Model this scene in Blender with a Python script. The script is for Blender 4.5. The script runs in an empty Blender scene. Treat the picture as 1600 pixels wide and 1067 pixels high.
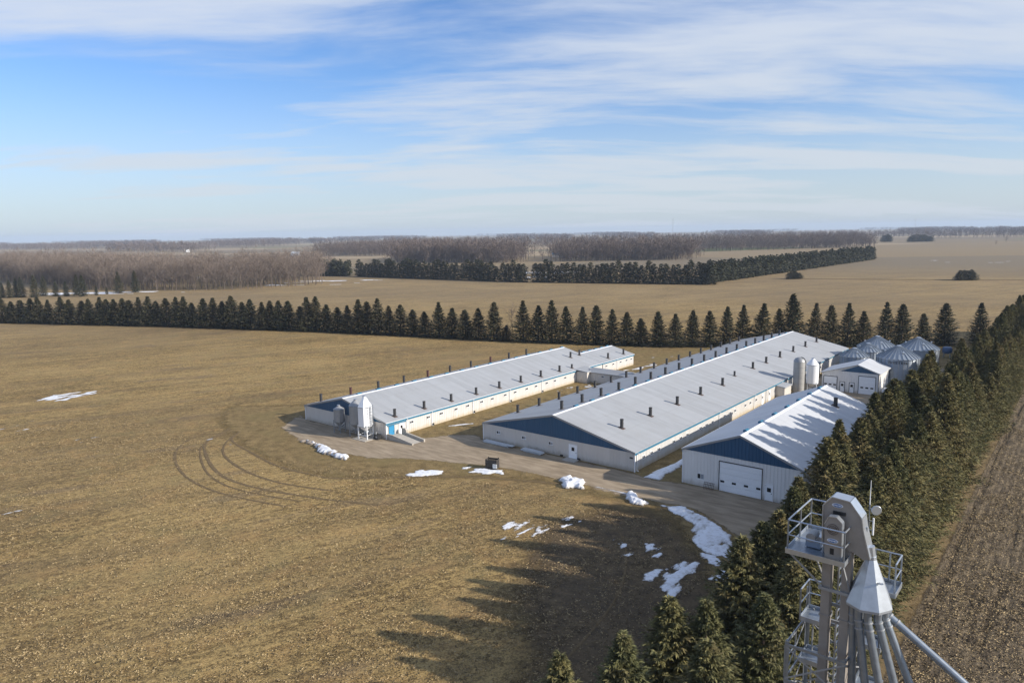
import bpy, math, random
import numpy as np
from mathutils import Matrix, Vector

R = math.radians
random.seed(7)
rng = np.random.default_rng(7)
scene = bpy.context.scene
col = scene.collection

# ------------------------------------------------------------------ camera
YAW = 0.6818                       # direction of the farm's long axis, clockwise from +Y
CAM_H = 34.0
pitch, roll = 0.1492, -0.0165
fwd = Vector((0, math.cos(pitch), -math.sin(pitch)))
upv = Vector((0, math.sin(pitch), math.cos(pitch)))
rgt = Vector((1, 0, 0))
r2 = math.cos(roll) * rgt + math.sin(roll) * upv
u2 = -math.sin(roll) * rgt + math.cos(roll) * upv
camd = bpy.data.cameras.new('camera')
cam = bpy.data.objects.new('camera', camd)
col.objects.link(cam)
cam.matrix_world = Matrix(((r2.x, u2.x, -fwd.x, 0), (r2.y, u2.y, -fwd.y, 0), (r2.z, u2.z, -fwd.z, CAM_H), (0, 0, 0, 1)))
camd.sensor_width = 36.0
camd.lens = 25.445
camd.clip_start = 0.5
camd.clip_end = 40000
scene.camera = cam

# ------------------------------------------------------------------ sun, sky, exposure
SUN_AZ, SUN_EL = R(112.0), R(23.8)         # towards the sun, clockwise from +Y
sun_dir = Vector((math.sin(SUN_AZ) * math.cos(SUN_EL), math.cos(SUN_AZ) * math.cos(SUN_EL), math.sin(SUN_EL)))
sl = bpy.data.lights.new('sun', 'SUN')
sl.energy = 4.8
sl.angle = R(0.55)
sl.color = (1.0, 0.91, 0.79)
so = bpy.data.objects.new('sun', sl)
so.rotation_euler = (-sun_dir).to_track_quat('-Z', 'Y').to_euler()
so.location = (60, -30, 60)
col.objects.link(so)
scene.view_settings.view_transform = 'Standard'
scene.view_settings.look = 'None'
scene.view_settings.gamma = 1.0
scene.view_settings.use_curve_mapping = False
scene.view_settings.exposure = 0.42
scene.cycles.use_denoising = True
scene.cycles.use_adaptive_sampling = False
scene.cycles.sample_clamp_indirect = 4.0
scene.cycles.max_bounces = 6
scene.cycles.transparent_max_bounces = 12
scene.cycles.volume_bounces = 0

world = bpy.data.worlds.new('World')
scene.world = world
world.use_nodes = True


class NT:
    """short hand for building node trees"""
    def __init__(self, tree):
        self.t = tree
        self.n = tree.nodes
        self.l = tree.links

    def node(self, kind, **kw):
        nd = self.n.new(kind)
        for k, v in kw.items():
            setattr(nd, k, v)
        return nd

    def put(self, sock, v):
        if v is None:
            return
        if hasattr(v, 'is_output') or isinstance(v, bpy.types.NodeSocket):
            self.l.new(v, sock)
        else:
            sock.default_value = v

    def math(self, op, a, b=None, c=None, clamp=False):
        nd = self.node('ShaderNodeMath', operation=op, use_clamp=clamp)
        for i, v in enumerate((a, b, c)):
            self.put(nd.inputs[i], v)
        return nd.outputs[0]

    def vmath(self, op, a, b=None, scale=None):
        nd = self.node('ShaderNodeVectorMath', operation=op)
        self.put(nd.inputs[0], a)
        if b is not None:
            self.put(nd.inputs[1], b)
        if scale is not None:
            self.put(nd.inputs[3], scale)
        return nd.outputs['Value'] if op in ('DOT_PRODUCT', 'LENGTH', 'DISTANCE') else nd.outputs[0]

    def map(self, vec, loc=(0, 0, 0), rot=(0, 0, 0), scale=(1, 1, 1)):
        nd = self.node('ShaderNodeMapping')
        self.put(nd.inputs[0], vec)
        nd.inputs[1].default_value = loc
        nd.inputs[2].default_value = rot
        nd.inputs[3].default_value = scale
        return nd.outputs[0]

    def noise(self, vec, scale, detail=3, rough=0.55, dist=0.0):
        nd = self.node('ShaderNodeTexNoise')
        self.put(nd.inputs['Vector'], vec)
        nd.inputs['Scale'].default_value = scale
        nd.inputs['Detail'].default_value = detail
        nd.inputs['Roughness'].default_value = rough
        nd.inputs['Distortion'].default_value = dist
        return nd.outputs[0]

    def voronoi(self, vec, scale, out='Color', rand=1.0):
        nd = self.node('ShaderNodeTexVoronoi')
        self.put(nd.inputs['Vector'], vec)
        nd.inputs['Scale'].default_value = scale
        nd.inputs['Randomness'].default_value = rand
        return nd.outputs[out]

    def white(self, vec):
        nd = self.node('ShaderNodeTexWhiteNoise', noise_dimensions='3D')
        self.put(nd.inputs[0], vec)
        return nd.outputs[0]

    def smooth(self, v, lo, hi, a=0.0, b=1.0):
        nd = self.node('ShaderNodeMapRange', interpolation_type='SMOOTHSTEP')
        self.put(nd.inputs[0], v)
        nd.inputs[1].default_value = lo
        nd.inputs[2].default_value = hi
        nd.inputs[3].default_value = a
        nd.inputs[4].default_value = b
        return nd.outputs[0]

    def mix(self, f, a, b, blend='MIX'):
        nd = self.node('ShaderNodeMix', data_type='RGBA', blend_type=blend)
        self.put(nd.inputs[0], f)
        for i, v in ((6, a), (7, b)):
            if isinstance(v, tuple) and len(v) == 3:
                v = v + (1.0,)
            self.put(nd.inputs[i], v)
        return nd.outputs[2]

    def bump(self, h, strength=0.5, dist=0.1):
        nd = self.node('ShaderNodeBump')
        nd.inputs['Strength'].default_value = strength
        nd.inputs['Distance'].default_value = dist
        self.put(nd.inputs['Height'], h)
        return nd.outputs[0]

    def sep(self, v):
        nd = self.node('ShaderNodeSeparateXYZ')
        self.put(nd.inputs[0], v)
        return nd.outputs

    def comb(self, x, y, z):
        nd = self.node('ShaderNodeCombineXYZ')
        for i, v in enumerate((x, y, z)):
            self.put(nd.inputs[i], v)
        return nd.outputs[0]


# sky: Nishita air with thin streaks of high cloud laid out on a plane far overhead
w = NT(world.node_tree)
bg = world.node_tree.nodes['Background']
sky = w.node('ShaderNodeTexSky', sky_type='NISHITA', sun_disc=False)
sky.sun_elevation = SUN_EL
sky.sun_rotation = SUN_AZ
sky.altitude = 250
sky.air_density = 1.0
sky.dust_density = 0.8
sky.ozone_density = 2.0
tc = w.node('ShaderNodeTexCoord').outputs['Generated']
sx, sy, sz = w.sep(tc)
zc = w.math('MAXIMUM', sz, 0.0)
den = w.math('ADD', zc, 0.10)
pl = w.comb(w.math('DIVIDE', sx, den), w.math('DIVIDE', sy, den), 0.0)
warp = w.noise(w.map(pl, scale=(0.35, 0.35, 1)), 1.0, 3, 0.5)
plw = w.vmath('ADD', pl, w.comb(w.math('MULTIPLY', warp, 1.6), w.math('MULTIPLY', warp, 1.0), 0.0))
CLOUD_ROT = R(20)
n1 = w.noise(w.map(plw, loc=(8.6, 16.8, 0), rot=(0, 0, CLOUD_ROT), scale=(0.26, 0.60, 1)), 1.0, 6, 0.50)
n2 = w.noise(w.map(plw, loc=(7.7, 2.2, 3), rot=(0, 0, CLOUD_ROT), scale=(0.7, 2.2, 1)), 1.0, 7, 0.60)
cl = w.math('ADD', w.math('MULTIPLY', n1, 0.64), w.math('MULTIPLY', n2, 0.36))
cover = w.smooth(cl, 0.40, 0.58)
lowsky = w.smooth(zc, 0.0, 0.22, 1.0, 0.0)              # cloud thickens towards the horizon
cover = w.math('MAXIMUM', cover, w.math('MULTIPLY', lowsky, 0.75))
cover = w.math('MULTIPLY', cover, 0.86)
cloud_col = w.mix(w.smooth(zc, 0.0, 0.5), (5.1, 5.45, 5.85), (5.5, 6.05, 7.1))
skyc = w.mix(cover, w.mix(1.0, sky.outputs[0], (0.72, 0.95, 1.30), 'MULTIPLY'), cloud_col)
w.put(bg.inputs[0], skyc)
bg.inputs[1].default_value = 0.10

# ------------------------------------------------------------------ farm grid frame (a across the barns, l along them)
ORG = Vector((-4.97, 117.09, 0))
WX = Vector((math.cos(YAW), -math.sin(YAW), 0))
LX = Vector((math.sin(YAW), math.cos(YAW), 0))


def fb(a, l, z=0.0):
    return ORG + WX * a + LX * l + Vector((0, 0, z))


# ------------------------------------------------------------------ materials
def newmat(name):
    m = bpy.data.materials.new(name)
    m.use_nodes = True
    t = NT(m.node_tree)
    b = m.node_tree.nodes['Principled BSDF']
    return m, t, b


def objco(t):
    return t.node('ShaderNodeTexCoord').outputs['Object']


def pos(t):
    return t.node('ShaderNodeNewGeometry').outputs['Position']


def sheet_metal(name, c, axis=1, width=0.9, rough=0.45, dirt=0.25, metallic=0.0, streak=None, rib=True, dirtc=(0.30, 0.26, 0.20)):
    """painted or galvanised sheets: every sheet a slightly different tone, ribs in relief, streaks of dirt"""
    m, t, b = newmat(name)
    o = objco(t)
    s = t.sep(o)
    u = s[axis]
    idx = t.math('FLOOR', t.math('DIVIDE', u, width))
    tone = t.white(t.comb(idx, 0.0, 0.0))
    c1 = t.mix(tone, tuple(x * 0.93 for x in c), tuple(min(1, x * 1.04) for x in c))
    big = t.noise(o, 0.25, 4, 0.6)
    st = t.noise(t.map(o, scale=(0.25, 2.6, 0.25) if axis == 1 else (2.6, 0.25, 0.25)), 1.0, 5, 0.65)
    d = t.math('MULTIPLY', t.smooth(t.math('ADD', t.math('MULTIPLY', big, 0.5), t.math('MULTIPLY', st, 0.5)), 0.42, 0.68), dirt)
    c2 = t.mix(d, c1, dirtc)
    if streak:
        lap = t.math('FRACT', t.math('DIVIDE', s[0], 4.75))
        c2 = t.mix(t.math('MULTIPLY', t.smooth(lap, 0.965, 0.985), 0.30), c2, dirtc)
        blot = t.noise(t.map(o, scale=(0.10, 0.45, 0.1)), 1.0, 5, 0.7)
        c2 = t.mix(t.math('MULTIPLY', t.smooth(blot, 0.52, 0.66), 0.38), c2, tuple(x * 0.74 for x in c))
        c2 = t.mix(t.math('MULTIPLY', t.smooth(t.noise(t.map(o, scale=(0.3, 3.5, 0.3)), 1.0, 4, 0.7), 0.60, 0.74), 0.30), c2, (0.30, 0.235, 0.17))
    t.put(b.inputs['Base Color'], c2)
    b.inputs['Roughness'].default_value = rough
    b.inputs['Metallic'].default_value = metallic
    if streak:
        b.inputs['Specular IOR Level'].default_value = 0.22
        b.inputs['Roughness'].default_value = 0.6
    if rib:
        ph = t.math('FRACT', t.math('DIVIDE', u, width / 3))
        h = t.smooth(t.math('ABSOLUTE', t.math('SUBTRACT', ph, 0.5)), 0.36, 0.46)
        t.put(b.inputs['Normal'], t.bump(h, 0.5, 0.02))
    return m


def plain(name, c, rough=0.6, metallic=0.0, var=0.12, scale=3.0, spec=0.5):
    m, t, b = newmat(name)
    n = t.noise(objco(t), scale, 4, 0.6)
    t.put(b.inputs['Base Color'], t.mix(n, tuple(x * (1 - var) for x in c), tuple(min(1, x * (1 + var)) for x in c)))
    b.inputs['Roughness'].default_value = rough
    b.inputs['Metallic'].default_value = metallic
    b.inputs['Specular IOR Level'].default_value = spec
    return m


def wall_metal(name, c, stain):
    """vertical wall sheets, splashed with mud along the foot"""
    m, t, b = newmat(name)
    o = objco(t)
    s = t.sep(o)
    u = t.math('ADD', s[0], s[1])
    tone = t.white(t.comb(t.math('FLOOR', t.math('DIVIDE', u, 0.9)), 0.0, 0.0))
    c1 = t.mix(tone, tuple(x * 0.92 for x in c), c)
    n = t.noise(t.map(o, scale=(1.2, 1.2, 0.35)), 1.0, 4, 0.6)
    foot = t.smooth(t.math('ADD', s[2], t.math('MULTIPLY', n, -1.0)), -0.50, 0.35, 0.7, 0.0)
    c2 = t.mix(foot, c1, stain)
    c3 = t.mix(t.math('MULTIPLY', t.smooth(n, 0.5, 0.75), 0.10), c2, stain)
    t.put(b.inputs['Base Color'], c3)
    b.inputs['Roughness'].default_value = 0.55
    return m


MT = {}
MT['roof'] = sheet_metal('weathered_grey_roof_sheets', (0.36, 0.375, 0.39), 1, 0.9, 0.45, 0.35, streak=True, dirtc=(0.27, 0.27, 0.265))
MT['roof_white'] = sheet_metal('white_roof_sheets', (0.50, 0.52, 0.545), 1, 0.9, 0.40, 0.12, streak=True, dirtc=(0.44, 0.435, 0.42))
MT['wall'] = wall_metal('cream_wall_sheets', (0.56, 0.555, 0.54), (0.45, 0.36, 0.22))
MT['wall_grey'] = wall_metal('pale_grey_wall_sheets', (0.62, 0.585, 0.54), (0.36, 0.31, 0.24))
MT['wall_shed'] = wall_metal('shed_wall_sheets', (0.78, 0.77, 0.75), (0.42, 0.38, 0.32))
MT['blue'] = sheet_metal('blue_gable_sheets', (0.017, 0.082, 0.170), 0, 0.9, 0.45, 0.12, dirtc=(0.06, 0.12, 0.2))
MT['blue_trim'] = plain('blue_trim', (0.030, 0.150, 0.25), 0.45)
MT['white_trim'] = plain('white_trim', (0.78, 0.79, 0.80), 0.4)
MT['dark_glass'] = plain('dark_glass', (0.02, 0.023, 0.027), 0.12)
MT['pale_glass'] = plain('pale_glass', (0.30, 0.33, 0.36), 0.15)
MT['brown_pvc'] = plain('dark_grey_vent', (0.034, 0.034, 0.036), 0.55, var=0.3)
MT['red_pvc'] = plain('dull_red_brown_vent', (0.07, 0.026, 0.024), 0.55, var=0.3)
MT['rust'] = plain('rusty_flashing', (0.10, 0.065, 0.05), 0.7, var=0.4)
MT['door'] = plain('white_door', (0.86, 0.88, 0.90), 0.4, var=0.05)
MT['door_blue'] = plain('blue_door', (0.03, 0.22, 0.42), 0.45)
MT['concrete'] = plain('concrete', (0.40, 0.37, 0.32), 0.85, var=0.25, scale=1.2)
MT['galv'] = plain('galvanised_steel', (0.24, 0.272, 0.31), 0.33, 0.55, var=0.35, scale=5.0)
MT['galv_dull'] = plain('dull_galvanised_steel', (0.30, 0.31, 0.32), 0.5, 0.3, var=0.15, scale=2.0)
MT['galv_bright'] = plain('bright_galvanised_steel', (0.46, 0.50, 0.55), 0.28, 0.65, var=0.15, scale=3.0)
MT['cone_steel'] = plain('bright_cone_steel', (0.42, 0.45, 0.49), 0.30, 0.4, var=0.25, scale=4.0)
MT['casing'] = plain('grey_beige_casing', (0.27, 0.245, 0.22), 0.5, 0.1, var=0.25, scale=3.0)
MT['bin_wall'] = sheet_metal('corrugated_bin_wall', (0.28, 0.32, 0.37), 2, 1.1, 0.34, 0.25, 0.45, rib=False, dirtc=(0.34, 0.36, 0.38))
MT['bin_roof'] = plain('bin_roof_panel', (0.29, 0.33, 0.375), 0.34, 0.4, var=0.22, scale=0.8)
MT['bin_white'] = plain('white_bin_enamel', (0.82, 0.84, 0.86), 0.32, var=0.04)
MT['silo_grey'] = sheet_metal('grey_silo_wall', (0.36, 0.36, 0.35), 2, 0.8, 0.6, 0.35, 0.2, rib=False, dirtc=(0.22, 0.2, 0.18))
MT['black'] = plain('black_paint', (0.015, 0.016, 0.018), 0.5)
MT['dark_wood'] = plain('dark_weathered_wood', (0.045, 0.040, 0.036), 0.85, var=0.4)
MT['pale_sheet'] = plain('pale_plastic_sheet', (0.55, 0.58, 0.60), 0.5, var=0.2, scale=1.5)
MT['emblem_blue'] = plain('emblem_blue', (0.03, 0.12, 0.33), 0.35)
MT['tank_blue'] = plain('dull_blue_tank', (0.05, 0.10, 0.20), 0.4)
MT['rock'] = plain('field_stone', (0.26, 0.23, 0.20), 0.9, var=0.35, scale=2.0)


def make_snow(edge):
    m, t, b = newmat('old_snow')
    p = pos(t)
    n = t.noise(p, 2.2, 5, 0.65)
    c = t.mix(t.smooth(n, 0.45, 0.72), (0.80, 0.82, 0.85), (0.58, 0.57, 0.56))
    if edge:
        e = t.node('ShaderNodeAttribute', attribute_name='edge').outputs['Fac']
        n2 = t.noise(p, 7.0, 4, 0.7)
        ee = t.math('ADD', e, t.math('MULTIPLY', t.math('SUBTRACT', n2, 0.5), 0.5))
        c = t.mix(t.smooth(ee, 0.0, 0.35), (0.42, 0.39, 0.35), c)
        t.put(b.inputs['Alpha'], t.smooth(ee, -0.05, 0.16, 0.0, 0.97))
    t.put(b.inputs['Base Color'], c)
    b.inputs['Roughness'].default_value = 0.7
    t.put(b.inputs['Normal'], t.bump(n, 0.5, 0.12))
    return m


MT['far_snow'] = make_snow(False)
MT['snow'] = make_snow(True)


def alpha_edge(t, b, wob=1.2, scale=0.5, soft=0.35):
    """ragged, crumbling border: the sheet thins out where its 'edge' distance falls below a noise"""
    at = t.node('ShaderNodeAttribute', attribute_name='edge').outputs['Fac']
    p = pos(t)
    n = t.math('SUBTRACT', t.noise(p, scale, 6, 0.65), 0.5)
    e = t.math('ADD', at, t.math('MULTIPLY', n, wob * 2.4))
    t.put(b.inputs['Alpha'], t.smooth(e, -soft, soft))


def make_ground():
    """harvested corn ground: trampled straw over brown soil, in passes along the rows; far off a patchwork of fields"""
    m, t, b = newmat('corn_stubble_ground')
    p = pos(t)
    pr = t.map(p, rot=(0, 0, R(62)))                      # rows run roughly across the view
    f1 = t.noise(p, 5.5, 4, 0.7)                           # flecks
    f2 = t.noise(t.map(pr, scale=(1.3, 0.45, 1)), 1.0, 5, 0.7)
    f3 = t.noise(t.map(pr, scale=(0.35, 0.03, 1)), 1.0, 4, 0.6)   # passes of the combine
    f4 = t.noise(p, 0.035, 4, 0.6)                         # big soft patches
    f5 = t.noise(p, 0.009, 3, 0.5)
    v = t.math('ADD', t.math('MULTIPLY', f1, 0.62), t.math('MULTIPLY', f2, 0.42))
    v = t.math('ADD', v, t.math('MULTIPLY', f3, 0.24))
    v = t.math('ADD', v, t.math('MULTIPLY', f4, 0.24))
    f6 = t.noise(p, 1.7, 3, 0.75)
    v = t.math('ADD', v, t.math('MULTIPLY', t.math('SUBTRACT', f6, 0.5), 0.55))
    base = t.mix(t.smooth(v, 0.62, 0.90), (0.105, 0.073, 0.034), (0.425, 0.300, 0.126))
    base = t.mix(t.math('MULTIPLY', t.smooth(f4, 0.45, 0.7), 0.35), base, (0.30, 0.22, 0.105))
    base = t.mix(t.math('MULTIPLY', t.smooth(f5, 0.42, 0.62), 0.45), base, (0.165, 0.120, 0.066))
    f7 = t.noise(t.map(pr, scale=(0.11, 0.012, 1)), 1.0, 3, 0.6)
    base = t.mix(t.math('MULTIPLY', t.smooth(f7, 0.50, 0.64), 0.35), base, (0.135, 0.10, 0.058))
    f8 = t.noise(p, 0.22, 4, 0.65)
    base = t.mix(t.math('MULTIPLY', t.smooth(f8, 0.50, 0.66), 0.30), base, (0.40, 0.25, 0.105))
    f9 = t.noise(t.map(p, loc=(40, 17, 0)), 0.16, 4, 0.65)
    base = t.mix(t.math('MULTIPLY', t.smooth(f9, 0.52, 0.68), 0.30), base, (0.22, 0.185, 0.085))
    f10 = t.noise(t.map(pr, loc=(9, 3, 0), scale=(0.20, 0.05, 1)), 1.0, 4, 0.65)
    base = t.mix(t.math('MULTIPLY', t.smooth(f10, 0.55, 0.70), 0.40), base, (0.135, 0.105, 0.082))
    # far patchwork
    dist = t.vmath('LENGTH', p)
    pf = t.map(p, rot=(0, 0, YAW), scale=(1 / 420, 1 / 330, 1))
    wob = t.vmath('ADD', pf, t.vmath('SCALE', t.node('ShaderNodeTexNoise').outputs[1], scale=0.0))
    cell = t.voronoi(wob, 1.0, 'Color', 0.75)
    cs = t.sep(cell)
    fieldc = t.mix(cs[0], (0.275, 0.21, 0.125), (0.20, 0.165, 0.115))
    fieldc = t.mix(t.smooth(cs[1], 0.60, 0.72), fieldc, (0.36, 0.28, 0.18))
    fieldc = t.mix(t.smooth(cs[2], 0.86, 0.90), fieldc, (0.17, 0.185, 0.085))
    fine = t.noise(p, 0.4, 4, 0.7)
    fieldc = t.mix(t.math('MULTIPLY', t.smooth(fine, 0.4, 0.7), 0.4), fieldc, (0.15, 0.115, 0.07))
    base = t.mix(t.smooth(dist, 230, 420, 0.0, 0.35), base, (0.255, 0.198, 0.128))
    base = t.mix(t.smooth(dist, 520, 760), base, fieldc)
    t.put(b.inputs['Base Color'], base)
    b.inputs['Roughness'].default_value = 1.0
    b.inputs['Specular IOR Level'].default_value = 0.1
    h = t.math('ADD', t.math('MULTIPLY', f1, 0.5), t.math('MULTIPLY', f2, 1.0))
    t.put(b.inputs['Normal'], t.bump(h, 0.9, 0.22))
    return m


def make_gravel():
    m, t, b = newmat('packed_gravel')
    p = pos(t)
    pr = t.map(p, rot=(0, 0, YAW))
    a = t.noise(p, 6.0, 4, 0.7)
    l = t.noise(t.map(pr, scale=(0.25, 1.1, 1)), 1.0, 5, 0.6)
    g = t.noise(p, 0.12, 4, 0.6)
    c = t.mix(t.smooth(l, 0.35, 0.68), (0.225, 0.172, 0.112), (0.385, 0.305, 0.212))
    c = t.mix(t.math('MULTIPLY', t.smooth(g, 0.5, 0.7), 0.5), c, (0.23, 0.18, 0.12))
    c = t.mix(t.math('MULTIPLY', a, 0.35), c, (0.34, 0.29, 0.22))
    t.put(b.inputs['Base Color'], c)
    b.inputs['Roughness'].default_value = 0.95
    b.inputs['Specular IOR Level'].default_value = 0.15
    t.put(b.inputs['Normal'], t.bump(t.math('ADD', t.math('MULTIPLY', a, 0.5), l), 0.5, 0.08))
    alpha_edge(t, b, 0.9, 0.45, 0.3)
    return m


def make_grass(name, c1, c2, c3, wob=1.3, soft=0.5):
    m, t, b = newmat(name)
    p = pos(t)
    a = t.noise(p, 4.0, 5, 0.75)
    d = t.noise(p, 0.7, 5, 0.65)
    g = t.noise(p, 0.09, 4, 0.6)
    v = t.math('ADD', t.math('MULTIPLY', a, 0.55), t.math('MULTIPLY', d, 0.5))
    c = t.mix(t.smooth(v, 0.36, 0.70), c1, c2)
    c = t.mix(t.math('MULTIPLY', t.smooth(g, 0.45, 0.65), 0.6), c, c3)
    t.put(b.inputs['Base Color'], c)
    b.inputs['Roughness'].default_value = 1.0
    b.inputs['Specular IOR Level'].default_value = 0.1
    t.put(b.inputs['Normal'], t.bump(v, 0.9, 0.2))
    alpha_edge(t, b, wob, 0.35, soft)
    return m


def make_tilled():
    """tilled ground with furrows running along the windbreak"""
    m, t, b = newmat('tilled_ground')
    o = objco(t)
    p = pos(t)
    s = t.sep(o)
    wv = t.noise(t.map(o, scale=(0.25, 0.03, 1)), 1.0, 3, 0.5)
    u = t.math('ADD', s[0], t.math('MULTIPLY', wv, 1.6))
    fur = t.math('SINE', t.math('MULTIPLY', u, 2 * math.pi / 0.76))
    big = t.math('ABSOLUTE', t.math('SUBTRACT', t.math('FRACT', t.math('DIVIDE', u, 4.6)), 0.5))
    msk = t.smooth(t.noise(t.map(o, scale=(0.5, 0.09, 1)), 1.0, 3, 0.6), 0.38, 0.54)
    bigf = t.math('MULTIPLY', t.smooth(big, 0.41, 0.49), msk)
    a = t.noise(p, 7.0, 5, 0.75)
    d = t.noise(t.map(o, scale=(1.4, 0.5, 1)), 1.0, 5, 0.7)
    v = t.math('ADD', t.math('MULTIPLY', a, 0.55), t.math('MULTIPLY', d, 0.5))
    c = t.mix(t.smooth(v, 0.43, 0.66), (0.080, 0.064, 0.047), (0.275, 0.215, 0.138))
    c = t.mix(t.smooth(fur, 0.2, 1.0, 0.0, 0.22), c, (0.085, 0.068, 0.05))
    c = t.mix(t.math('MULTIPLY', bigf, 0.55), c, (0.06, 0.045, 0.03))
    t.put(b.inputs['Base Color'], c)
    b.inputs['Roughness'].default_value = 1.0
    b.inputs['Specular IOR Level'].default_value = 0.1
    h = t.math('ADD', t.math('MULTIPLY', fur, -0.10), t.math('MULTIPLY', v, 1.0))
    h = t.math('SUBTRACT', h, t.math('MULTIPLY', bigf, 0.9))
    t.put(b.inputs['Normal'], t.bump(h, 0.9, 0.22))
    alpha_edge(t, b, 0.25, 0.8, 0.2)
    return m


MT['ground'] = make_ground()
MT['gravel'] = make_gravel()
MT['yard_grass'] = make_grass('dead_yard_grass', (0.110, 0.078, 0.036), (0.31, 0.222, 0.102), (0.19, 0.15, 0.066), 2.2, 1.6)
MT['verge_grass'] = make_grass('rough_dead_grass', (0.12, 0.088, 0.048), (0.30, 0.22, 0.115), (0.19, 0.145, 0.08))
MT['tilled'] = make_tilled()
MT['shade_dark'] = make_grass('shade_darkened_soil', (0.060, 0.046, 0.032), (0.190, 0.138, 0.078), (0.10, 0.076, 0.05), 3.5, 3.2)  # soil colour darkened to stand in for deeper windbreak shade
MT['wheel_soil'] = plain('dark_wheel_soil', (0.155, 0.112, 0.062), 1.0, var=0.45, scale=1.5, spec=0.1)


def make_residue():
    m, t, b = newmat('corn_residue')
    p = pos(t)
    n = t.white(t.vmath('SNAP', p, (0.35, 0.35, 9.0)))
    c = t.mix(n, (0.075, 0.055, 0.032), (0.46, 0.35, 0.19))
    t.put(b.inputs['Base Color'], c)
    b.inputs['Roughness'].default_value = 0.85
    b.inputs['Specular IOR Level'].default_value = 0.2
    return m


MT['residue'] = make_residue()


def make_needles(name, dark, light, brown):
    m, t, b = newmat(name)
    p = pos(t)
    rnd = t.node('ShaderNodeObjectInfo').outputs['Random']
    n = t.noise(p, 1.6, 4, 0.65)
    n2 = t.noise(p, 0.45, 3, 0.6)
    c = t.mix(t.smooth(n, 0.35, 0.68), dark, light)
    c = t.mix(t.math('MULTIPLY', t.smooth(n2, 0.48, 0.68), 0.65), c, brown)
    c = t.mix(1.0, c, t.mix(rnd, (0.72, 0.78, 0.74), (1.18, 1.10, 1.05)), 'MULTIPLY')
    t.put(b.inputs['Base Color'], c)
    b.inputs['Roughness'].default_value = 0.75
    b.inputs['Specular IOR Level'].default_value = 0.25
    return m


MT['needles'] = make_needles('spruce_needles', (0.080, 0.084, 0.037), (0.235, 0.214, 0.092), (0.235, 0.182, 0.088))
MT['needles_dark'] = make_needles('dark_spruce_needles', (0.034, 0.040, 0.024), (0.088, 0.088, 0.048), (0.110, 0.088, 0.050))
MT['bark'] = plain('grey_brown_bark', (0.10, 0.075, 0.058), 0.9, var=0.3, scale=2.0)
MT['twigs'] = plain('bare_twigs', (0.195, 0.158, 0.132), 0.9, var=0.3, scale=0.05, spec=0.1)
MT['twigs_far'] = plain('far_bare_twigs', (0.145, 0.115, 0.10), 0.95, var=0.35, scale=0.02, spec=0.1)


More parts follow.
